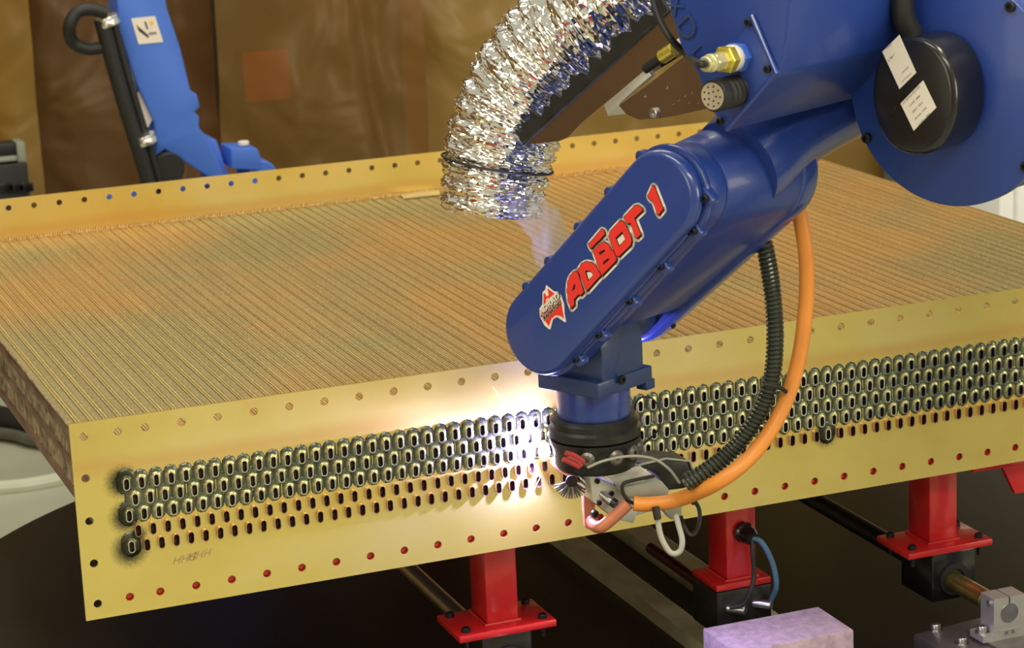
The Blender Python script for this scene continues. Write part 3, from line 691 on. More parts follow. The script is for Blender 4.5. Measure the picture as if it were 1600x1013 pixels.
# forearm body with a fork at its lower end
add('cover_flange', prism(AF, stadium(c0, c1, .0705, 18), -.006, .004, .002), 'blue', rob)
add('arm_cover', prism(AF, stadium(c0, c1, .0655, 22), -.030, -.006, .010, 4), 'blue', rob)
add('fork_cheek', prism(AF, stadium(c0, c1, .066, 18), .004, .045, .003), 'blue2', rob)
s0 = .155
def bodyo(r_, r2): return [along(.074, -r_), along(LN, -r2)]+[along(LN+r2*math.sin(a), -r2*math.cos(a)) for a in np.linspace(.2, math.pi-.2, 14)]+[along(LN, r2), along(.064, r_)]
add('forearm', prism(AF, bodyo(.064, .067), .044, .205, .004, taper=bodyo(.066, .086)), 'blue2', rob)
add('fork_cheek', prism(AF, stadium(c0, c1, .066, 18, .088), .200, .245, .009, 3), 'blue', rob)
for s, tt in [(x*LN/4+.02*(x == 0), -.068) for x in range(5)]+[(x*LN/4+.02*(x == 0), .065) for x in range(5)]+[(LN+.05, -.048)]:
    p = along(s, tt)
    lug = add('bolt_lug', prism(frame(AW(p[0], p[1], 0), hH*dA[0]+zZ*dA[1], hH*nA[0]+zZ*nA[1], eE), stadium((0, -.004 if tt < 0 else .004), (0, .008 if tt < 0 else -.008), .0085, 8), -.010, .006, .0015), 'blue', rob)
    add('cover_bolt', bolt(AW(p[0], p[1], -.010), tuple(-eE), .0055, .006), 'bolt', lug)
for s in (.02, .20, LN+.02):
    p = along(s, -.066); add('side_bolt', bolt(AW(p[0], p[1], .225), tuple(-(hH*nA[0]+zZ*nA[1])), .005, .005), 'bolt', rob)
# raised rib along the near edge of the cover
rb = [AW(*along(s, -.062), -.012) for s in np.linspace(.01, LN-.01, 12)]
add('cover_rib', tube(rb, .006, 10), 'blue', rob)
# wrist housing between the cheeks
wc = AW(c0[0], c0[1], .1); wax = Vector(yy(927, 625, -.17)); wcx = Vector(tuple(OA+eE*.1+hH*c0[0]))
WX, WY = wcx.x, wcx.y; print('wrist axis', WX, WY, 'c0 z', wc.z, wax)
add('wrist_hub', prism(AF, circ(c0[0], c0[1], .056, 36), .047, .198, .004), 'blue_dk', rob)
zc0 = -.006
add('wrist_body', prism(AF, [(-.050, zc0), (.052, zc0), (.058, zc0-.045), (.058, zc0-.088), (-.056, zc0-.088), (-.054, zc0-.045)], .050, .150, .004), 'blue_dk', rob)
add('hub_cap', lathe(AW(.040, .004, .09), tuple(hH), [(.020, 0), (.020, .014), (.014, .018)], 20), 'blue_dk', rob)
add('hub_bolt', bolt(AW(.058, .006, .10), tuple(hH), .0075, .006), 'bolt', rob)
fl = frame((WX, WY, wc.z-.094), hH, eE, zZ)
add('wrist_flange', prism(fl, [(-.060, -.062), (.062, -.062), (.066, .066), (-.058, .066)], -.016, .010, .003), 'blue_dk', rob)
add('flange_bolt', bolt(AW(.064, c0[1]-.088, .086), tuple(hH), .007, .005), 'bolt', rob)
add('flange_lug', box(.045, .066, .05, .072, -.028, -.012, .002, fl), 'blue_dk', rob)
zt_ = wc.z-.108
def zpx(v): return yy(930, v, WY)[2]
print('z', zt_, zpx(600), zpx(650), zpx(680), zpx(740))
Z1, Z2, Z3 = zpx(646), zpx(680), zpx(727)
add('wrist_collar', lathe((WX, WY, Z1), (0, 0, 1), [(.0575, 0), (.0575, zt_-Z1-.004), (.054, zt_-Z1+.01)], 48), 'blue', rob)
add('tool_flange', lathe((WX, WY, Z2), (0, 0, 1), [(.066, 0), (.072, .004), (.072, .016), (.068, .020), (.070, .030), (.064, Z1-Z2+.001)], 48), 'steel_dk', rob)
add('tool_changer', lathe((WX, WY, Z3), (0, 0, 1), [(.060, 0), (.064, .006), (.066, .03), (.071, Z2-Z3-.006), (.071, Z2-Z3)], 48), 'steel_dk', rob)
for k, a in enumerate((-1.95, -1.45, -.95, -.35, -2.6)):
    d = Vector((math.cos(a+.45), math.sin(a+.45), 0)); c = Vector((WX, WY, (Z2+Z3)/2+.006))+d*.066
    add('side_screw', lathe(c, d, [(.012, 0), (.012, .006), (.008, .009), (.004, .009), (.004, .004)], 16), 'plate2', rob)
# housing above the arm
eh = -.02
hp = [A(u, v, eh) for u, v in ((1035, -180), (1045, 15), (1062, 72), (1088, 115), (1108, 170), (1135, 207), (1217, 117), (1229, 60), (1240, -60), (1246, -180))]
add('elbow_housing', prism(AF, hp, eh, .30, .006, 3), 'blue2', rob)
fp = [A(u, v, eh-.004) for u, v in ((1118, 108), (1175, 30), (1210, 112), (1135, 197), (1116, 160))]
sp = add('side_panel', prism(AF, fp, eh-.004, eh, .0015), 'blue2', rob)
rim = [AW(*A(u, v, eh-.004), eh-.004) for u, v in ((1174, 24), (1213, 113), (1136, 202))]
add('panel_rim', tube(rim, .0045, 10), 'blue', rob)
for u, v in ((1169, 35), (1199, 108), (1125, 190)):
    p = A(u, v, eh-.006); add('panel_screw', bolt(AW(*p, eh-.005), tuple(-eE), .0055, .004), 'bolt', sp)
# horizontal elbow casting running to the shoulder disc
ec = along(LN+.01, 0)
p = [AW(ec[0]+.012, ec[1]+.012, .13), AW(ec[0]+.018, ec[1]+.045, .22), AW(ec[0]+.045, ec[1]+.085, .36)]
add('elbow_casting', tube(spline(p, 8), lambda s: .073-.004*s+.004*math.sin(s*6), 36), 'blue', rob)
# embossed maker letters on the curved housing edge
for s, u, v, sz_ in (('X', 1056, 10, .030), ('D', 1073, 44, .046), ('I', 1088, 78, .026)):
    p = A(u, v, eh-.001); an = math.radians(-52)
    fx = hH*math.cos(an)+zZ*math.sin(an); fy = -hH*math.sin(an)+zZ*math.cos(an)
    txt(frame(AW(*p, eh), fx, fy, eE), s, sz_, 'blue_dk', 'embossed_letter', rob, z=-.0005, th=.0025, bold=.0)
# shoulder disc and motor cap
ED = .27
dc = A(1483, 142, ED)
add('shoulder_disc', prism(AF, circ(dc[0], dc[1], .166, 96), ED, ED+.02, .002), 'blue2', rob)
add('shoulder_drum', prism(AF, circ(dc[0], dc[1], .160, 72), ED+.02, ED+.80, .004), 'blue', rob)
for an in (-2.62, -.66, .9, 2.5):
    add('disc_bolt', bolt(AW(dc[0]+.158*math.cos(an), dc[1]+.158*math.sin(an), ED), tuple(-eE), .0075, .007, False), 'bolt', rob)
mc = A(1475, 138, ED)
sg = lambda t_: math.copysign(abs(t_)**.93, t_)
capo = [(mc[0]+.068*sg(math.cos(a)), mc[1]+.083*sg(math.sin(a))) for a in np.linspace(0, 2*math.pi, 49)[:-1]]
cap = add('motor_cap', prism(AF, capo, ED-.082, ED, .008, 4), 'black', rob)
add('cable_boot', tube(spline([AW(mc[0]-.04, mc[1]+.075, ED-.02), AW(mc[0]-.05, mc[1]+.115, ED-.03), AW(mc[0]-.05, mc[1]+.2, ED-.02)], 6), .017, 14), 'rubber', rob)
ef = ED-.082
def quad(px, e, m, name, parent, th=.0008):
    P_ = [A(u, v, e) for u, v in px]; return add(name, prism(AF, P_, e-th, e), m, parent, smooth=0)
def pz(pts, ox, oy, sc): return [(ox+a/sc, oy+b/sc) for a, b in pts]
l1 = quad(pz([(172, 268), (288, 152), (405, 412), (290, 525)], 1340, 20, 4.405), ef, 'cream', 'label_sheet', rob)
l2 = quad(pz([(297, 625), (452, 465), (543, 652), (388, 812)], 1340, 20, 4.405), ef, 'cream', 'label_sheet', rob)
def text_px(s, c, xv, yv, e, m, name, parent, size=1.0, bold=0, off=.0012, th=.0003):
    """text drawn on the arm plane: c centre px, xv/yv px vectors of one em"""
    v, f = text2d(s, size, bold)
    P_ = [A(c[0]+xv[0]*a+yv[0]*b, c[1]+xv[1]*a+yv[1]*b, e) for a, b in v]
    V = [T(AF, (a, b, e-off)) for a, b in P_]; return add(name, thick(V, f, eE, -th), m, parent, smooth=0)
for s, u, v, k in (('24', 232, 312, 1.5), ('23.70', 330, 395, .8), ('AUSTRALIA', 340, 445, .55), ('SERVO', 222, 230, .5)):
    text_px(s, (1340+u/4.405, 20+v/4.405), (5.5*k, -5.0*k), (4.2*k, 8.5*k*-1), ef, 'inkgrey', 'label_print', l1, off=.001)
for k, s in enumerate(('AC SERVO MOTOR', '1.3 kW  2000', '200 V  9.8 A', '8.3 Nm  3 PH', 'CLASS F  IP67')):
    text_px(s, (1340+(372+k*22)/4.405, 20+(566+k*42)/4.405), (3.1, -3.2), (-1.6, -4.0), ef, 'inkgrey', 'label_print', l2, off=.001)
text_px('O', (1340+247/4.405, 20+672/4.405), (9, -6), (3, -11), ef, 'steel_dk', 'cap_mark', cap, off=.0004)
# unseen rest of the robot: lower arm and base outside the frame on the right
bs = (dc[0]+.80, -.45)
add('lower_arm', prism(AF, stadium((dc[0], dc[1]), bs, .12, 12, .13), ED+.60, ED+.76, .01), 'blue', rob)
bw = AW(bs[0], bs[1], ED+.68)
add('robot_base', lathe((bw.x, bw.y, FZ), (0, 0, 1), [(.30, 0), (.30, .04), (.2, .06), (.18, bw.z-FZ+.12)], 40), 'blue', rob)
# --- lettering on the arm cover
EC = -.030
def c1_(p): return pz(p, 880, 380, 9.21)
def c2_(p): return pz(p, 910, 300, 8.445)
def c3_(p): return pz(p, 1000, 270, 12.66)
def c4_(p): return pz(p, 835, 440, 12.66)
LET = [
 (c1_([(115, 935), (75, 820), (60, 680), (70, 560), (100, 480), (150, 420), (190, 405), (215, 430), (300, 700), (255, 750), (225, 735), (160, 805), (165, 885)]), [c1_([(130, 690), (165, 575), (190, 640), (150, 680)])]),
 (c1_([(345, 685), (215, 385), (270, 300), (330, 270), (410, 280), (470, 320), (545, 460)]), [c1_([(320, 405), (345, 390), (400, 400), (440, 445), (435, 470), (365, 545)])]),
 (c2_([(260, 1102), (145, 780), (220, 700), (285, 660), (340, 690), (375, 735), (385, 770), (410, 775), (455, 875), (440, 915)]), [c2_([(220, 800), (295, 755), (305, 780), (240, 835)]), c2_([(275, 930), (340, 875), (360, 880), (350, 905), (280, 960)])]),
 (c2_([(85, 690), (255, 490), (290, 510), (300, 560), (265, 590), (240, 625), (185, 670), (130, 735), (110, 745)]), []),
 (c2_([(500, 380), (545, 395), (575, 430), (590, 475), (640, 570), (655, 640), (640, 700), (485, 850), (450, 840), (430, 790), (370, 640), (355, 590), (370, 520)]), [c2_([(440, 605), (530, 520), (575, 625), (490, 720)])]),
 (c2_([(555, 330), (690, 185), (735, 175), (790, 215), (800, 240), (690, 345), (775, 560), (725, 610), (705, 600), (640, 405), (600, 420), (575, 380)]), []),
 (c3_([(255, 250), (290, 270), (465, 715), (370, 835), (345, 800), (265, 560), (205, 530), (160, 460)]), [])]
def lay(outer, holes, e, dx=0, dy=0):
    o_ = [A(u+dx, v+dy, EC) for u, v in outer]; hh = [[A(u+dx, v+dy, EC) for u, v in h] for h in holes]
    return holed(frame(T(AF, (0, 0, EC-e)), hH, zZ, eE), o_, hh, .0002)
def stroke(loops, w_, e, dx=0, dy=0):
    parts = []; fr = frame(T(AF, (0, 0, EC-e)), hH, zZ, eE); w_ = w_/1060.
    for lp_ in loops:
        P_ = [A(u+dx, v+dy, EC) for u, v in lp_]
        for i in range(len(P_)): parts.append(prism(fr, stadium(P_[i], P_[(i+1) % len(P_)], w_, 5), 0, .0002))
    return join(*parts)
NAMES = 'ADBBOT1'
loops = [l for o_, h in LET for l in [o_]]
nb = add('name_border', join(stroke(loops, 5.0, .0003, 1.0, 1.2), *[lay(o_, [], .0003, 1, 1.2) for o_, h in LET]), 'cream', rob, smooth=0)
add('name_shadow', join(stroke([l for o_, h in LET for l in [o_]+h], 1.25, .0006, .2, .2), *[lay(o_, h, .0006, 2.2, 2.4) for o_, h in LET], *[lay(o_, h, .0006, 1.1, 1.2) for o_, h in LET]), 'ink', nb, smooth=0)
for (o_, h) in LET: add('letter', lay(o_, h, .0010), 'redv', nb, smooth=0)
# maker's map badge
bb = add('badge_border', lay(c4_([(235, 70), (390, 195), (450, 200), (530, 270), (590, 450), (600, 640), (630, 800), (600, 805), (450, 700), (370, 750), (320, 940), (290, 945), (200, 870), (110, 690), (100, 540), (160, 450), (165, 210), (215, 160)]), [], .0003), 'cream', rob, smooth=0)
add('badge_red', join(lay(c4_([(262, 135), (400, 240), (330, 300), (240, 400), (185, 470), (185, 240), (212, 232), (245, 300), (290, 262)]), [], .0006), lay(c4_([(140, 690), (160, 660), (520, 350), (545, 470), (590, 740), (540, 690), (430, 665), (340, 740), (290, 880), (230, 800)]), [], .0006)), 'redv', bb, smooth=0)
add('badge_band', lay(c4_([(150, 700), (495, 370), (535, 440), (200, 790)]), [], .0008), mat('pink_grey_band', (.45, .30, .27), .5), bb, smooth=0)
text_px('ADRAD', (835+318/12.66, 440+452/12.66), (8.0, -7.6), (-4.2, -10.6), EC, 'ink', 'badge_shadow', bb, size=1.15, bold=.05, off=.0010)
text_px('ADRAD', (835+312/12.66, 440+446/12.66), (8.0, -7.6), (-4.2, -10.6), EC, 'cream', 'badge_name', bb, size=1.1, bold=.015, off=.0014)
text_px('RADIATORS', (835+368/12.66, 440+570/12.66), (4.6, -4.4), (-2.4, -7.0), EC, 'ink', 'badge_small_print', bb, size=1.1, bold=.01, off=.0012)
add('badge_bar', lay(c4_([(222, 385), (275, 320), (292, 335), (240, 392)]), [], .0008), 'cream', bb, smooth=0)

# ------------------------------------------------------------------ torch group (held by the wrist)
tor = thing('welding_torch', 'welding torch clamped in an aluminium block below the wrist, at the weld', 'torch', (WX+.03, WY, zpx(830)))
def Y(u, v, y=None): return Vector(yy(u, v, WY if y is None else y))
def PB(name, px, y0, y1, m, r=.0015):
    """block whose front outline is traced on the plane y=y0 and runs back to y1"""
    P_ = [(Y(u, v, y0).x, Y(u, v, y0).z) for u, v in px]
    return add(name, prism(frame((0, 0, 0), (1, 0, 0), (0, 0, 1), (0, 1, 0)), P_, y0, y1, r), m, tor)
PB('clamp_block', [(922, 742), (975, 766), (1003, 782), (990, 818), (962, 812), (926, 784)], WY-.03, WY+.03, 'alu')
PB('mount_plate', [(912, 738), (926, 742), (930, 790), (930, 832), (916, 826), (913, 790)], WY+.03, WY+.042, 'copper')
PB('clamp_plate', [(945, 742), (1000, 728), (1022, 744), (978, 766)], WY-.045, WY+.02, 'alu')
PB('sensor_box', [(976, 762), (1034, 752), (1046, 766), (1044, 776), (984, 780), (976, 774)], WY-.062, WY-.02, 'grey', .002)
PB('sensor_cover', [(995, 727), (1040, 716), (1078, 720), (1085, 742), (1072, 764), (1040, 768), (1028, 742)], WY-.018, WY+.035, 'steel_dk', .004)
add('cover_edge', tube([Y(998, 727, WY-.02), Y(1041, 717, WY-.02), Y(1078, 721, WY-.02), Y(1085, 742, WY-.02)], .0018, 8), 'grey', tor)
add('clamp_strap', tube(spline([Y(u, v, WY-.066) for u, v in ((1022, 744), (985, 752), (973, 758), (974, 772), (984, 784), (1000, 790))], 8), .0028, 8), 'rubber', tor)
for u, v in ((933, 752), (955, 771), (936, 786)): add('clamp_screw', bolt(Y(u, v, WY-.031), (0, -1, 0), .0042, .003), 'bolt', tor)
for u, v in ((905, 800), ): add('nozzle_joint', bolt(Y(928, 802, WY-.02), (0, -1, 0), .006, .008), 'steel_dk', tor)
add('torch_neck', cyl(Y(905, 744, WY+.01), Y(958, 786, WY-.045), .0072, 20, .001), 'zinc', tor)
add('neck_tip', cyl(Y(956, 784, WY-.043), Y(963, 789, WY-.050), .0074, 16, .001), 'black', tor)
nz0 = Y(905, 744, WY+.01); tipp = Vector((.752, -.040, .160))
add('gas_nozzle', lathe(nz0, tuple(tipp-nz0), [(.010, -.004), (.0105, .004), (.0105, (tipp-nz0).length*.62), (.007, (tipp-nz0).length*.75)], 20), 'copper', tor)
add('wire_tip', cyl(tipp-(tipp-nz0).normalized()*.022, tipp, .0012, 8), 'zinc', tor)
# spatter brush beside the nozzle: single bristles
bc = Y(893, 752, WY+.005)
for k in range(15):
    a = math.radians(195+k*9.5); d = (Vector(rt)*math.cos(a)+Vector(up)*math.sin(a)).normalized()
    e_ = bc+d*.028+Vector(fw)*(.004*(k % 3-1))
    add('brush_bristle', tube([bc+d*.006, bc.lerp(e_, .6)+Vector((0, 0, -.001)), e_], lambda s: .0022-.0008*s, 6), 'plate2', tor)
add('brush_hub', cyl(bc-Vector(fw)*.006, bc+Vector(fw)*.006, .009, 16, .001), 'steel_dk', tor)
for P_ in (((884, 708), (897, 712), (912, 722)), ((880, 718), (893, 724), (905, 730)), ((886, 714), (900, 720), (908, 728))):
    add('red_sleeve', tube(spline([Y(u, v, WY-.062) for u, v in P_], 5), .0042, 10), 'heatred', tor)
PB('connector_bracket', [(990, 797), (1020, 792), (1024, 797), (994, 806)], WY-.02, WY+.01, 'zinc', .001)
PB('cable_hub', [(1034, 795), (1066, 784), (1066, 806), (1050, 814)], WY-.025, WY+.0, 'grey', .003)
# cables and hoses, each a thing of its own
def cable(name, pts, r, m, label, cat='cable', n=14, grp=None):
    o = add(name, tube(spline([Vector(p) for p in pts], 10), r, n), m); return tag(o, label, cat, grp)
def D(u, v, d): return Vector(W(u, v, d))
dW = float((np.array([WX, WY, Z3])-CP)@fw)
cable('control_wire', [D(918, 731, dW-.08), D(945, 720, dW-.085), D(985, 713, dW-.085), D(1020, 717, dW-.08), D(1045, 733, dW-.07), D(1062, 755, dW-.06)], .0022, 'grey', 'thin pale green wire arching over the torch clamp')
cable('grey_cable', [D(1027, 798, dW-.05), D(1028, 815, dW-.05), D(1034, 842, dW-.05), D(1048, 864, dW-.05), D(1062, 862, dW-.05), D(1066, 845, dW-.05), D(1060, 820, dW-.04), D(1056, 806, dW-.03)], .0046, 'greycable', 'grey cable hanging in a long loop below the torch')
add('cable_sleeve', cyl(D(1024, 792, dW-.055), D(1028, 812, dW-.055), .006, 14, .001), 'rubber', tor)
cable('black_cable', [D(1083, 780, dW), D(1092, 795, dW), D(1093, 815, dW), D(1087, 832, dW), D(1078, 836, dW), D(1068, 822, dW), D(1064, 808, dW-.01)], .0034, 'steel_dk', 'dark cable looped to the right of the grey torch cable')
cable('sensor_lead', [D(994, 652, dW), D(993, 632, dW-.01), D(1003, 621, dW-.015), D(1020, 624, dW-.015), D(1032, 645, dW-.01), D(1028, 672, dW), D(1005, 695, dW+.01)], .0014, 'rubber', 'thin black lead curling out right of the wrist flange')
cable('copper_elbow', [D(925, 812, dW), D(928, 820, dW-.01), D(938, 824, dW-.03), D(955, 812, dW-.035), D(982, 787, dW-.04)], .0098, 'copper', 'copper-coloured elbow hose end hooked under the torch clamp', 'hose')
cable('orange_hose', [D(1238, 300, 3.66), D(1250, 340, 3.68), D(1260, 410, 3.70), D(1258, 490, 3.72), D(1246, 570, 3.73), D(1222, 640, 3.73), D(1180, 706, 3.72), D(1125, 752, 3.71), D(1060, 781, dW-.04), D(1012, 788, dW-.04), D(990, 787, dW-.04)], .0118, 'orange', 'orange hose sweeping down from the arm to the torch', 'hose')
path = spline([D(1180, 300, 3.68), D(1187, 350, 3.70), D(1196, 390, 3.70), D(1206, 450, 3.72), D(1211, 520, 3.73), D(1206, 590, 3.74), D(1184, 650, 3.74), D(1146, 702, 3.74), D(1105, 735, 3.73), D(1070, 755, 3.73)], 14)
t = thing('spring_wrapped_hose', 'black hose wrapped in a steel spring, left of the orange hose', 'hose', path[-1])
add('hose', tube(path, .0108, 14), 'rubber', t)
add('spring', coil(path, .0112, .0030, .0070, 7, 14), 'green_blk', t)
kk = D(1208, 605, 3.70); add('cable_tie', tube(spline([kk+Vector((-.016, 0, .006)), kk+Vector((0, -.006, .002)), kk+Vector((.014, 0, -.004)), kk+Vector((.024, .004, -.012))], 5), .0035, 8), 'rubber', t)

# ------------------------------------------------------------------ fume duct and its bracket
t = thing('fume_duct', 'crumpled silver foil duct hanging beside the blue arm', 'duct', D(770, 330, 3.62))
ctr = spline([D(769, 333, 3.95), D(775, 270, 3.94), D(785, 220, 3.93), D(806, 165, 3.92), D(838, 110, 3.90), D(882, 60, 3.88), D(935, 15, 3.85), D(1000, -35, 3.83), D(1080, -90, 3.81)], 22)
path = ctr; _, X = frames(path); n = 60; v, f = [], []; L_ = 0
for i, p in enumerate(path):
    if i: L_ += (p-path[i-1]).length
    s = i/(len(path)-1); R0 = .0800+.0135*min(1, s*2.2)+.002*math.sin(s*9)
    if s < .02: R0 *= .985
    for k in range(n):
        a = 2*math.pi*k/n
        ph = L_/.0270*2*math.pi+a
        rr = R0*(1+.048*(abs(math.sin(ph/2))*2-1.2))+random.gauss(0, .0010)
        jj = random.gauss(0, .0012)
        v.append(tuple(p+(X[i][0]*math.cos(a+jj*3)+X[i][1]*math.sin(a+jj*3))*rr))
rows = len(path)
for i in range(rows-1):
    for k in range(n):
        a_, b_, c_, d_ = i*n+k, i*n+(k+1) % n, (i+1)*n+(k+1) % n, (i+1)*n+k
        f += [[a_, b_, c_], [a_, c_, d_]] if (i+k) % 2 else [[a_, b_, d_], [b_, c_, d_]]
add('foil_skin', (v, f), 'foil', t, smooth=0)
# spiral wire just proud of the foil, black band
pts = []
_, X = frames(path); L_ = 0; Lc = [0]
for i in range(1, rows): Lc.append(Lc[-1]+(path[i]-path[i-1]).length)
tot = Lc[-1]; N_ = int(tot/.054*60); j = 0
for q in range(N_):
    s_ = tot*q/N_
    while j < rows-2 and Lc[j+1] < s_: j += 1
    sf = j/(rows-1); R0 = .0800+.0135*min(1, sf*2.2)+.002
    a = 2*math.pi*q/60; pts.append(path[j].lerp(path[j+1], (s_-Lc[j])/max(1e-9, Lc[j+1]-Lc[j]))+(X[j][0]*math.cos(-a)+X[j][1]*math.sin(-a))*(R0+.0005))
add('spiral_wire', tube(pts, .0011, 6), 'foil', t)
i = 28; band = [path[i]+(X[i][0]*math.cos(a)+X[i][1]*math.sin(a))*.0905 for a in np.linspace(0, 2*math.pi, 60)]
add('clamp_band', tube(band, .0022, 8), 'rubber', t, label='black clamp band')
# mounting bracket: sheet steel
t = thing('duct_bracket', 'dark sheet-steel bracket between foil duct and blue arm', 'bracket', D(960, 150, 3.50))
def DP(u, v, e): return A(u, v, e)
EB = .14
pl = [(820, 226), (849, 200), (929, 122), (1047, 18), (1075, 25), (1100, 75), (1080, 78), (956, 153), (941, 165), (908, 193), (887, 215), (872, 221)]
add('shield_plate', prism(AF, [A(u, v, EB) for u, v in pl], EB, EB+.003), 'shield', t)
web = [A(u, v, EB) for u, v in ((820, 226), (1047, 18))]
dd = np.array(web[1])-np.array(web[0]); dd /= np.linalg.norm(dd); nn = np.array([-dd[1], dd[0]])
fr2 = frame(T(AF, (web[0][0], web[0][1], EB)), hH*dd[0]+zZ*dd[1], hH*nn[0]+zZ*nn[1], eE)
LL = np.linalg.norm(np.array(web[1])-np.array(web[0]))
add('shield_lip', box(0, LL, -.001, .003, -.006, .004, .001, fr2), 'steel_dk', t)
# torn black rubber mat between plate and duct
ol = [(0, 0), (LL, 0)]
for k in range(40):
    x = LL*(1-k/39); ol.append((x, .016+.012*math.sin(k*1.7)*math.sin(k*.6)+random.uniform(0, .014)))
add('rubber_strip', prism(fr2, ol, -.004, .004), 'rubber', t, smooth=0)
EB2 = .10
pl = [(967, 165), (1008, 136), (1073, 85), (1100, 78), (1112, 107), (1116, 150), (1104, 170), (1055, 181), (1031, 185), (998, 187), (978, 178)]
holes = [(1042, 137, .0028), (1060, 156, .002), (1070, 150, .002), (1076, 160, .002), (1052, 162, .002), (1008, 150, .003), (1090, 160, .002), (1080, 145, .002)]
v, f = holed(frame(T(AF, (0, 0, EB2)), hH, zZ, eE), [A(u, v, EB2) for u, v in pl], [circ(*A(u, v, EB2), r_, 10) for u, v, r_ in holes], .003)
add('mount_plate', (v, f), 'shield', t)
add('mount_bolt', bolt(AW(*A(1023, 176, EB2), EB2), tuple(-eE), .0075, .005), 'zinc', t)
EB3 = .12
add('spacer_bar', prism(AF, [A(u, v, EB3) for u, v in ((943, 164), (1010, 107), (1018, 118), (972, 158), (950, 181))], EB3, EB3+.012, .001), 'alu', t)
add('bar_lug', prism(AF, [A(u, v, EB3-.003) for u, v in ((949, 181), (968, 163), (980, 178))], EB3-.004, EB3), 'alu', t)
add('air_fitting', cyl(AW(*A(1033, 90, EB3), EB3), AW(*A(1054, 76, EB3), EB3), .0105, 16, .002), 'brassy', t, label='yellow fitting')
add('fitting_block', prism(AF, [A(u, v, EB3) for u, v in ((1054, 68), (1064, 59), (1070, 66), (1062, 75))], EB3-.008, EB3, .001), 'cream', t)
add('fitting_stem', cyl(AW(*A(1008, 108, EB3), EB3), AW(*A(1036, 88, EB3), EB3), .0075, 14), 'rubber', t)
# connector fittings on the robot's side panel
t = thing('cable_fitting', 'brass and cream screw fitting where the black cable enters the blue arm', 'connector', AW(*A(1165, 86, eh), eh))
p1 = AW(*A(1158, 88, eh), eh); p0 = Vector(p1)-Vector(eE)*.085
def seg(a, b, r, m, nm, n=24, lab=None): add(nm, cyl(p1-Vector(eE)*a, p1-Vector(eE)*b, r, n, .001), m, t, label=lab)
seg(-.004, .016, .021, 'blue_far', 'blue_nut', 6, 'pale blue hexagon nut')
seg(.016, .026, .0185, 'cream', 'white_collar'); seg(.026, .040, .0195, 'brassy', 'brass_nut', 6); seg(.040, .064, .0125, 'brassfit', 'sleeve', 6); seg(.064, .072, .0125, 'brassfit', 'end_ring'); seg(.072, .082, .0105, 'brassfit', 'end_ring')
q0 = p1-Vector(eE)*.080
cable('black_cable', [q0, q0-Vector(eE)*.015+Vector((0, 0, .003)), D(1074, 86, 3.42), D(1046, 58, 3.42), D(1027, 20, 3.44), D(1016, -25, 3.46), D(1008, -80, 3.46)], .0052, 'rubber', 'black cable curving down in front of the duct to the brass fitting')
t = thing('round_connector', 'black ribbed connector with a speckled beige face under the brass fitting', 'connector', AW(*A(1150, 138, eh), eh))
p1 = AW(*A(1153, 141, eh), eh)
prf = [(.0245, 0)]+[(.0225 if k % 2 else .0205, .006+.005*k) for k in range(8)]+[(.022, .050), (.022, .055), (.0205, .057)]
add('ribbed_shell', lathe(p1, tuple(-eE), prf, 30), 'rubber', t)
fc = p1-Vector(eE)*.0572
cf = add('contact_face', lathe(fc, tuple(-eE), [(.0185, 0), (.0185, .0012)], 28), mat('beige_insert', (.42, .36, .26), .6), t)
for k in range(14):
    a = k*2*math.pi/9 if k < 9 else k*2*math.pi/5; r_ = .0135 if k < 9 else .0065
    pp = fc+Vector(hH)*r_*math.cos(a)+Vector(zZ)*r_*math.sin(a); add('contact_pin', cyl(pp, pp-Vector(eE)*.0018, .0014, 8), 'ink', cf)

# ------------------------------------------------------------------ arc, sparks, smoke
t = thing('welding_arc', 'blinding white welding arc with sparks on the brass sheet', 'arc', (.750, -.034, .15))
add('arc_core', lathe((.752, -.030, .150), (0, 0, 1), [(.001, 0), (.007, .006), (.010, .014), (.008, .024), (.001, .034)], 16), 'arcglow', t)
for (u0, v0, u1, v1, w_) in ((770, 605, 806, 652, .0006), (846, 742, 830, 775, .0006), (868, 640, 856, 680, .0007)):
    a = Vector(yy(u0, v0, -.03)); b = Vector(yy(u1, v1, -.03)); add('spark', tube([a, a.lerp(b, .5), b], lambda s, w_=w_: w_*(.3+.7*s), 6), 'spark', t)
def smoke_mat():
    m = bpy.data.materials.new('weld_fume'); m.use_nodes = True; nt = m.node_tree; N = nt.nodes.new; L = nt.links.new
    nt.nodes.remove(nt.nodes['Principled BSDF']); vs = N('ShaderNodeVolumeScatter'); vs.inputs['Color'].default_value = (.92, .90, 1, 1)
    g = N('ShaderNodeNewGeometry'); mp = N('ShaderNodeMapping'); mp.inputs['Scale'].default_value = (1, 1, .35); L(g.outputs['Position'], mp.inputs[0])
    n = N('ShaderNodeTexNoise'); n.inputs['Scale'].default_value = 45; n.inputs['Distortion'].default_value = 1.2; L(mp.outputs[0], n.inputs['Vector'])
    mr = N('ShaderNodeMapRange'); mr.inputs['From Min'].default_value = .42; mr.inputs['From Max'].default_value = .7; mr.inputs['To Min'].default_value = 0; mr.inputs['To Max'].default_value = 24
    L(n.outputs['Fac'], mr.inputs['Value']); L(mr.outputs[0], vs.inputs['Density']); L(vs.outputs[0], nt.nodes['Material Output'].inputs['Volume']); return m
SM = smoke_mat()
o = tag(add('weld_fume', tube(spline([D(800, 310, 3.63), D(835, 335, 3.66), D(860, 365, 3.70), D(878, 405, 3.74), D(872, 470, 3.78), D(862, 560, 3.82)], 8), lambda s: .022+.008*math.sin(s*5), 16), SM), 'thin bluish fume drifting up into the duct mouth', 'smoke'); o['kind'] = 'stuff'
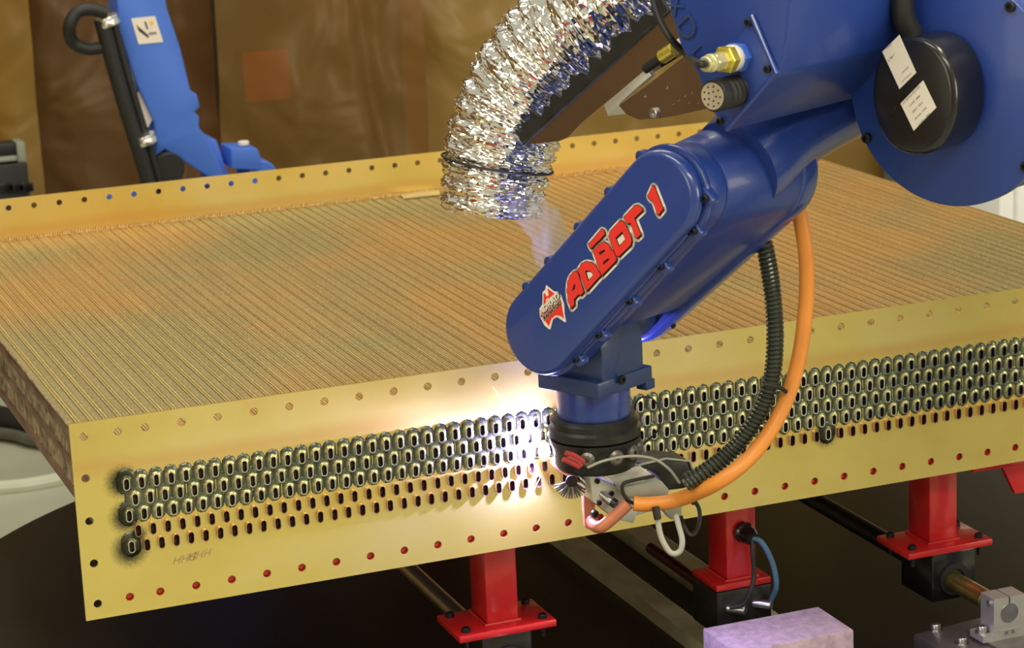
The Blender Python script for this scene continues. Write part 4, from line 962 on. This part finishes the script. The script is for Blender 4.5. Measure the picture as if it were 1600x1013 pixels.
o = tag(add('weld_fume', tube(spline([D(845, 355, 3.72), D(848, 390, 3.74), D(856, 430, 3.78), D(858, 520, 3.8)], 8), lambda s: .012+.006*math.sin(s*4), 14), SM), 'short fume wisp rising behind the left edge of the arm cover', 'smoke'); o['kind'] = 'stuff'

# ================================================================== SECOND ROBOT (rear left)
YR = 3.1
def RY(u, v, y=YR): q = yy(u, v, y); return (q[0], q[2])
RF = frame((0, 0, 0), (1, 0, 0), (0, 0, 1), (0, 1, 0))
t = thing('rear_robot', 'paler blue robot arm standing behind the core at the upper left', 'robot', (RY(330, 260)[0], YR+.2, FZ))
arm = [(178, -60), (252, -60), (261, 12), (282, 75), (298, 142), (308, 147), (313, 168), (304, 175), (312, 182), (311, 200), (325, 215), (340, 245), (354, 282), (330, 279), (258, 234), (243, 245), (245, 225), (241, 190), (213, 130), (186, 45)]
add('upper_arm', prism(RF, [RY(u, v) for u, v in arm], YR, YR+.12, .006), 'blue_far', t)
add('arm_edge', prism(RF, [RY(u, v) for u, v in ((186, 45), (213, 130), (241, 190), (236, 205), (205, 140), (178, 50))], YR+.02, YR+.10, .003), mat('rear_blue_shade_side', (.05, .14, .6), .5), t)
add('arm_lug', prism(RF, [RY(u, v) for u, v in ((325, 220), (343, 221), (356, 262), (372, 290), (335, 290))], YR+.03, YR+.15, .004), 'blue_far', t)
add('elbow_box', prism(RF, [RY(u, v) for u, v in ((361, 233), (402, 232), (408, 246), (405, 266), (362, 264))], YR+.0, YR+.12, .004), 'blue_far', t)
c = RY(412, 275); add('elbow_drum', cyl((c[0], YR+.01, c[1]), (c[0], YR+.14, c[1]), .042, 28, .004), 'blue_far', t)
c = RY(388, 231); add('cap_screw', cyl((c[0], YR+.05, c[1]), (c[0], YR+.05, c[1]+.012), .016, 16, .002), 'cream', t)
c = RY(375, 300); add('lower_body', box(c[0]-.35, c[0]+.12, YR+.0, YR+.3, FZ, c[1], .02), 'blue_far', t)
add('black_hub', cyl((RY(262, 262)[0], YR-.02, RY(262, 262)[1]), (RY(262, 262)[0], YR+.1, RY(262, 262)[1]), .045, 24, .004), 'rubber', t)
def lab(name, px, m, y=YR-.002, l=None, par=None): return add(name, prism(RF, [RY(u, v, y) for u, v in px], y-.001, y, 0), m, par or t, smooth=0, label=l)
bg = lab('badge', pz([(80, 150), (710, 85), (930, 770), (280, 835)], 200, 20, 16.9), 'cream')
lab('badge_stroke', pz([(215, 300), (260, 355), (535, 590), (545, 670), (290, 480)], 200, 20, 16.9), 'ink', YR-.0035, par=bg)
lab('badge_stroke', pz([(430, 230), (480, 240), (530, 430), (500, 440), (465, 340)], 200, 20, 16.9), 'ink', YR-.0035, par=bg)
lab('badge_dot', pz([(560, 220), (640, 200), (690, 260), (660, 320), (580, 310)], 200, 20, 16.9), 'inky', YR-.0035, par=bg)
lab('badge_print', pz([(550, 520), (740, 500), (750, 560), (560, 590)], 200, 20, 16.9), 'inkgrey', YR-.0035, par=bg)
lab('side_label', [(197, 98), (203, 100), (213, 140), (207, 138)], 'cream', YR+.018)
lab('side_label', [(212, 150), (218, 140), (239, 186), (230, 200)], 'cream', YR+.018)
yb = YR-.05
cb = [RY(u, v, yb) for u, v in ((158, 30), (162, 45), (174, 90), (188, 140), (203, 190), (220, 245), (236, 300), (250, 345))]
t2 = thing('rear_cable_bundle', 'thick black cable bundle with silver clamps beside the rear robot', 'cable', (cb[-1][0], yb, cb[-1][1]))
add('bundle', tube(spline([(a, yb, b) for a, b in cb], 8), .021, 20), 'rubber', t2)
add('bundle', tube(spline([(a+.035, yb+.03, b) for a, b in cb], 8), .013, 16), 'rubber', t2)
lpz = [RY(u, v, yb) for u, v in ((165, 20), (140, 14), (118, 20), (107, 42), (115, 66), (138, 77), (165, 74))]
add('cable_loop', tube(spline([(a, yb-.01+.02*(i > 3), b) for i, (a, b) in enumerate(lpz)], 8), .0175, 18), 'rubber', t2)
for u, v in ((164, 33), (223, 218)):
    c = RY(u, v, yb); d = Vector((.30, 0, -1)).normalized()
    add('silver_clamp', lathe(Vector((c[0]+.008, yb, c[1]))-d*.013, tuple(d), [(.030, 0), (.031, .004), (.028, .009), (.031, .014), (.031, .022), (.030, .026)], 24), mat('foil_tape', (.75, .75, .74), .25, .9), t2)

# unseen red and yellow bodies added behind the camera to reflect in the foil
t = thing('red_reflector_panel', 'red panel added behind the camera as a reflection for the foil', 'screen', (-3, -5.02, FZ))
add('panel', box(-4.6, -1.4, -5.05, -5.0, FZ+.1, 2.3, .01), 'redreflect', t)
add('frame', join(box(-4.65, -4.6, -5.06, -4.99, FZ, 2.35), box(-1.4, -1.35, -5.06, -4.99, FZ, 2.35)), 'steel_dk', t)
t = thing('yellow_reflector_box', 'yellow box added behind the camera as a reflection for the foil', 'cabinet', (1.6, -5.2, FZ))
add('body', box(1.2, 2.0, -5.6, -5.0, FZ, 1.1, .01), 'yellow', t)
add('door', box(1.22, 1.98, -5.0, -4.98, FZ+.05, 1.05, .005), 'yellow', t)
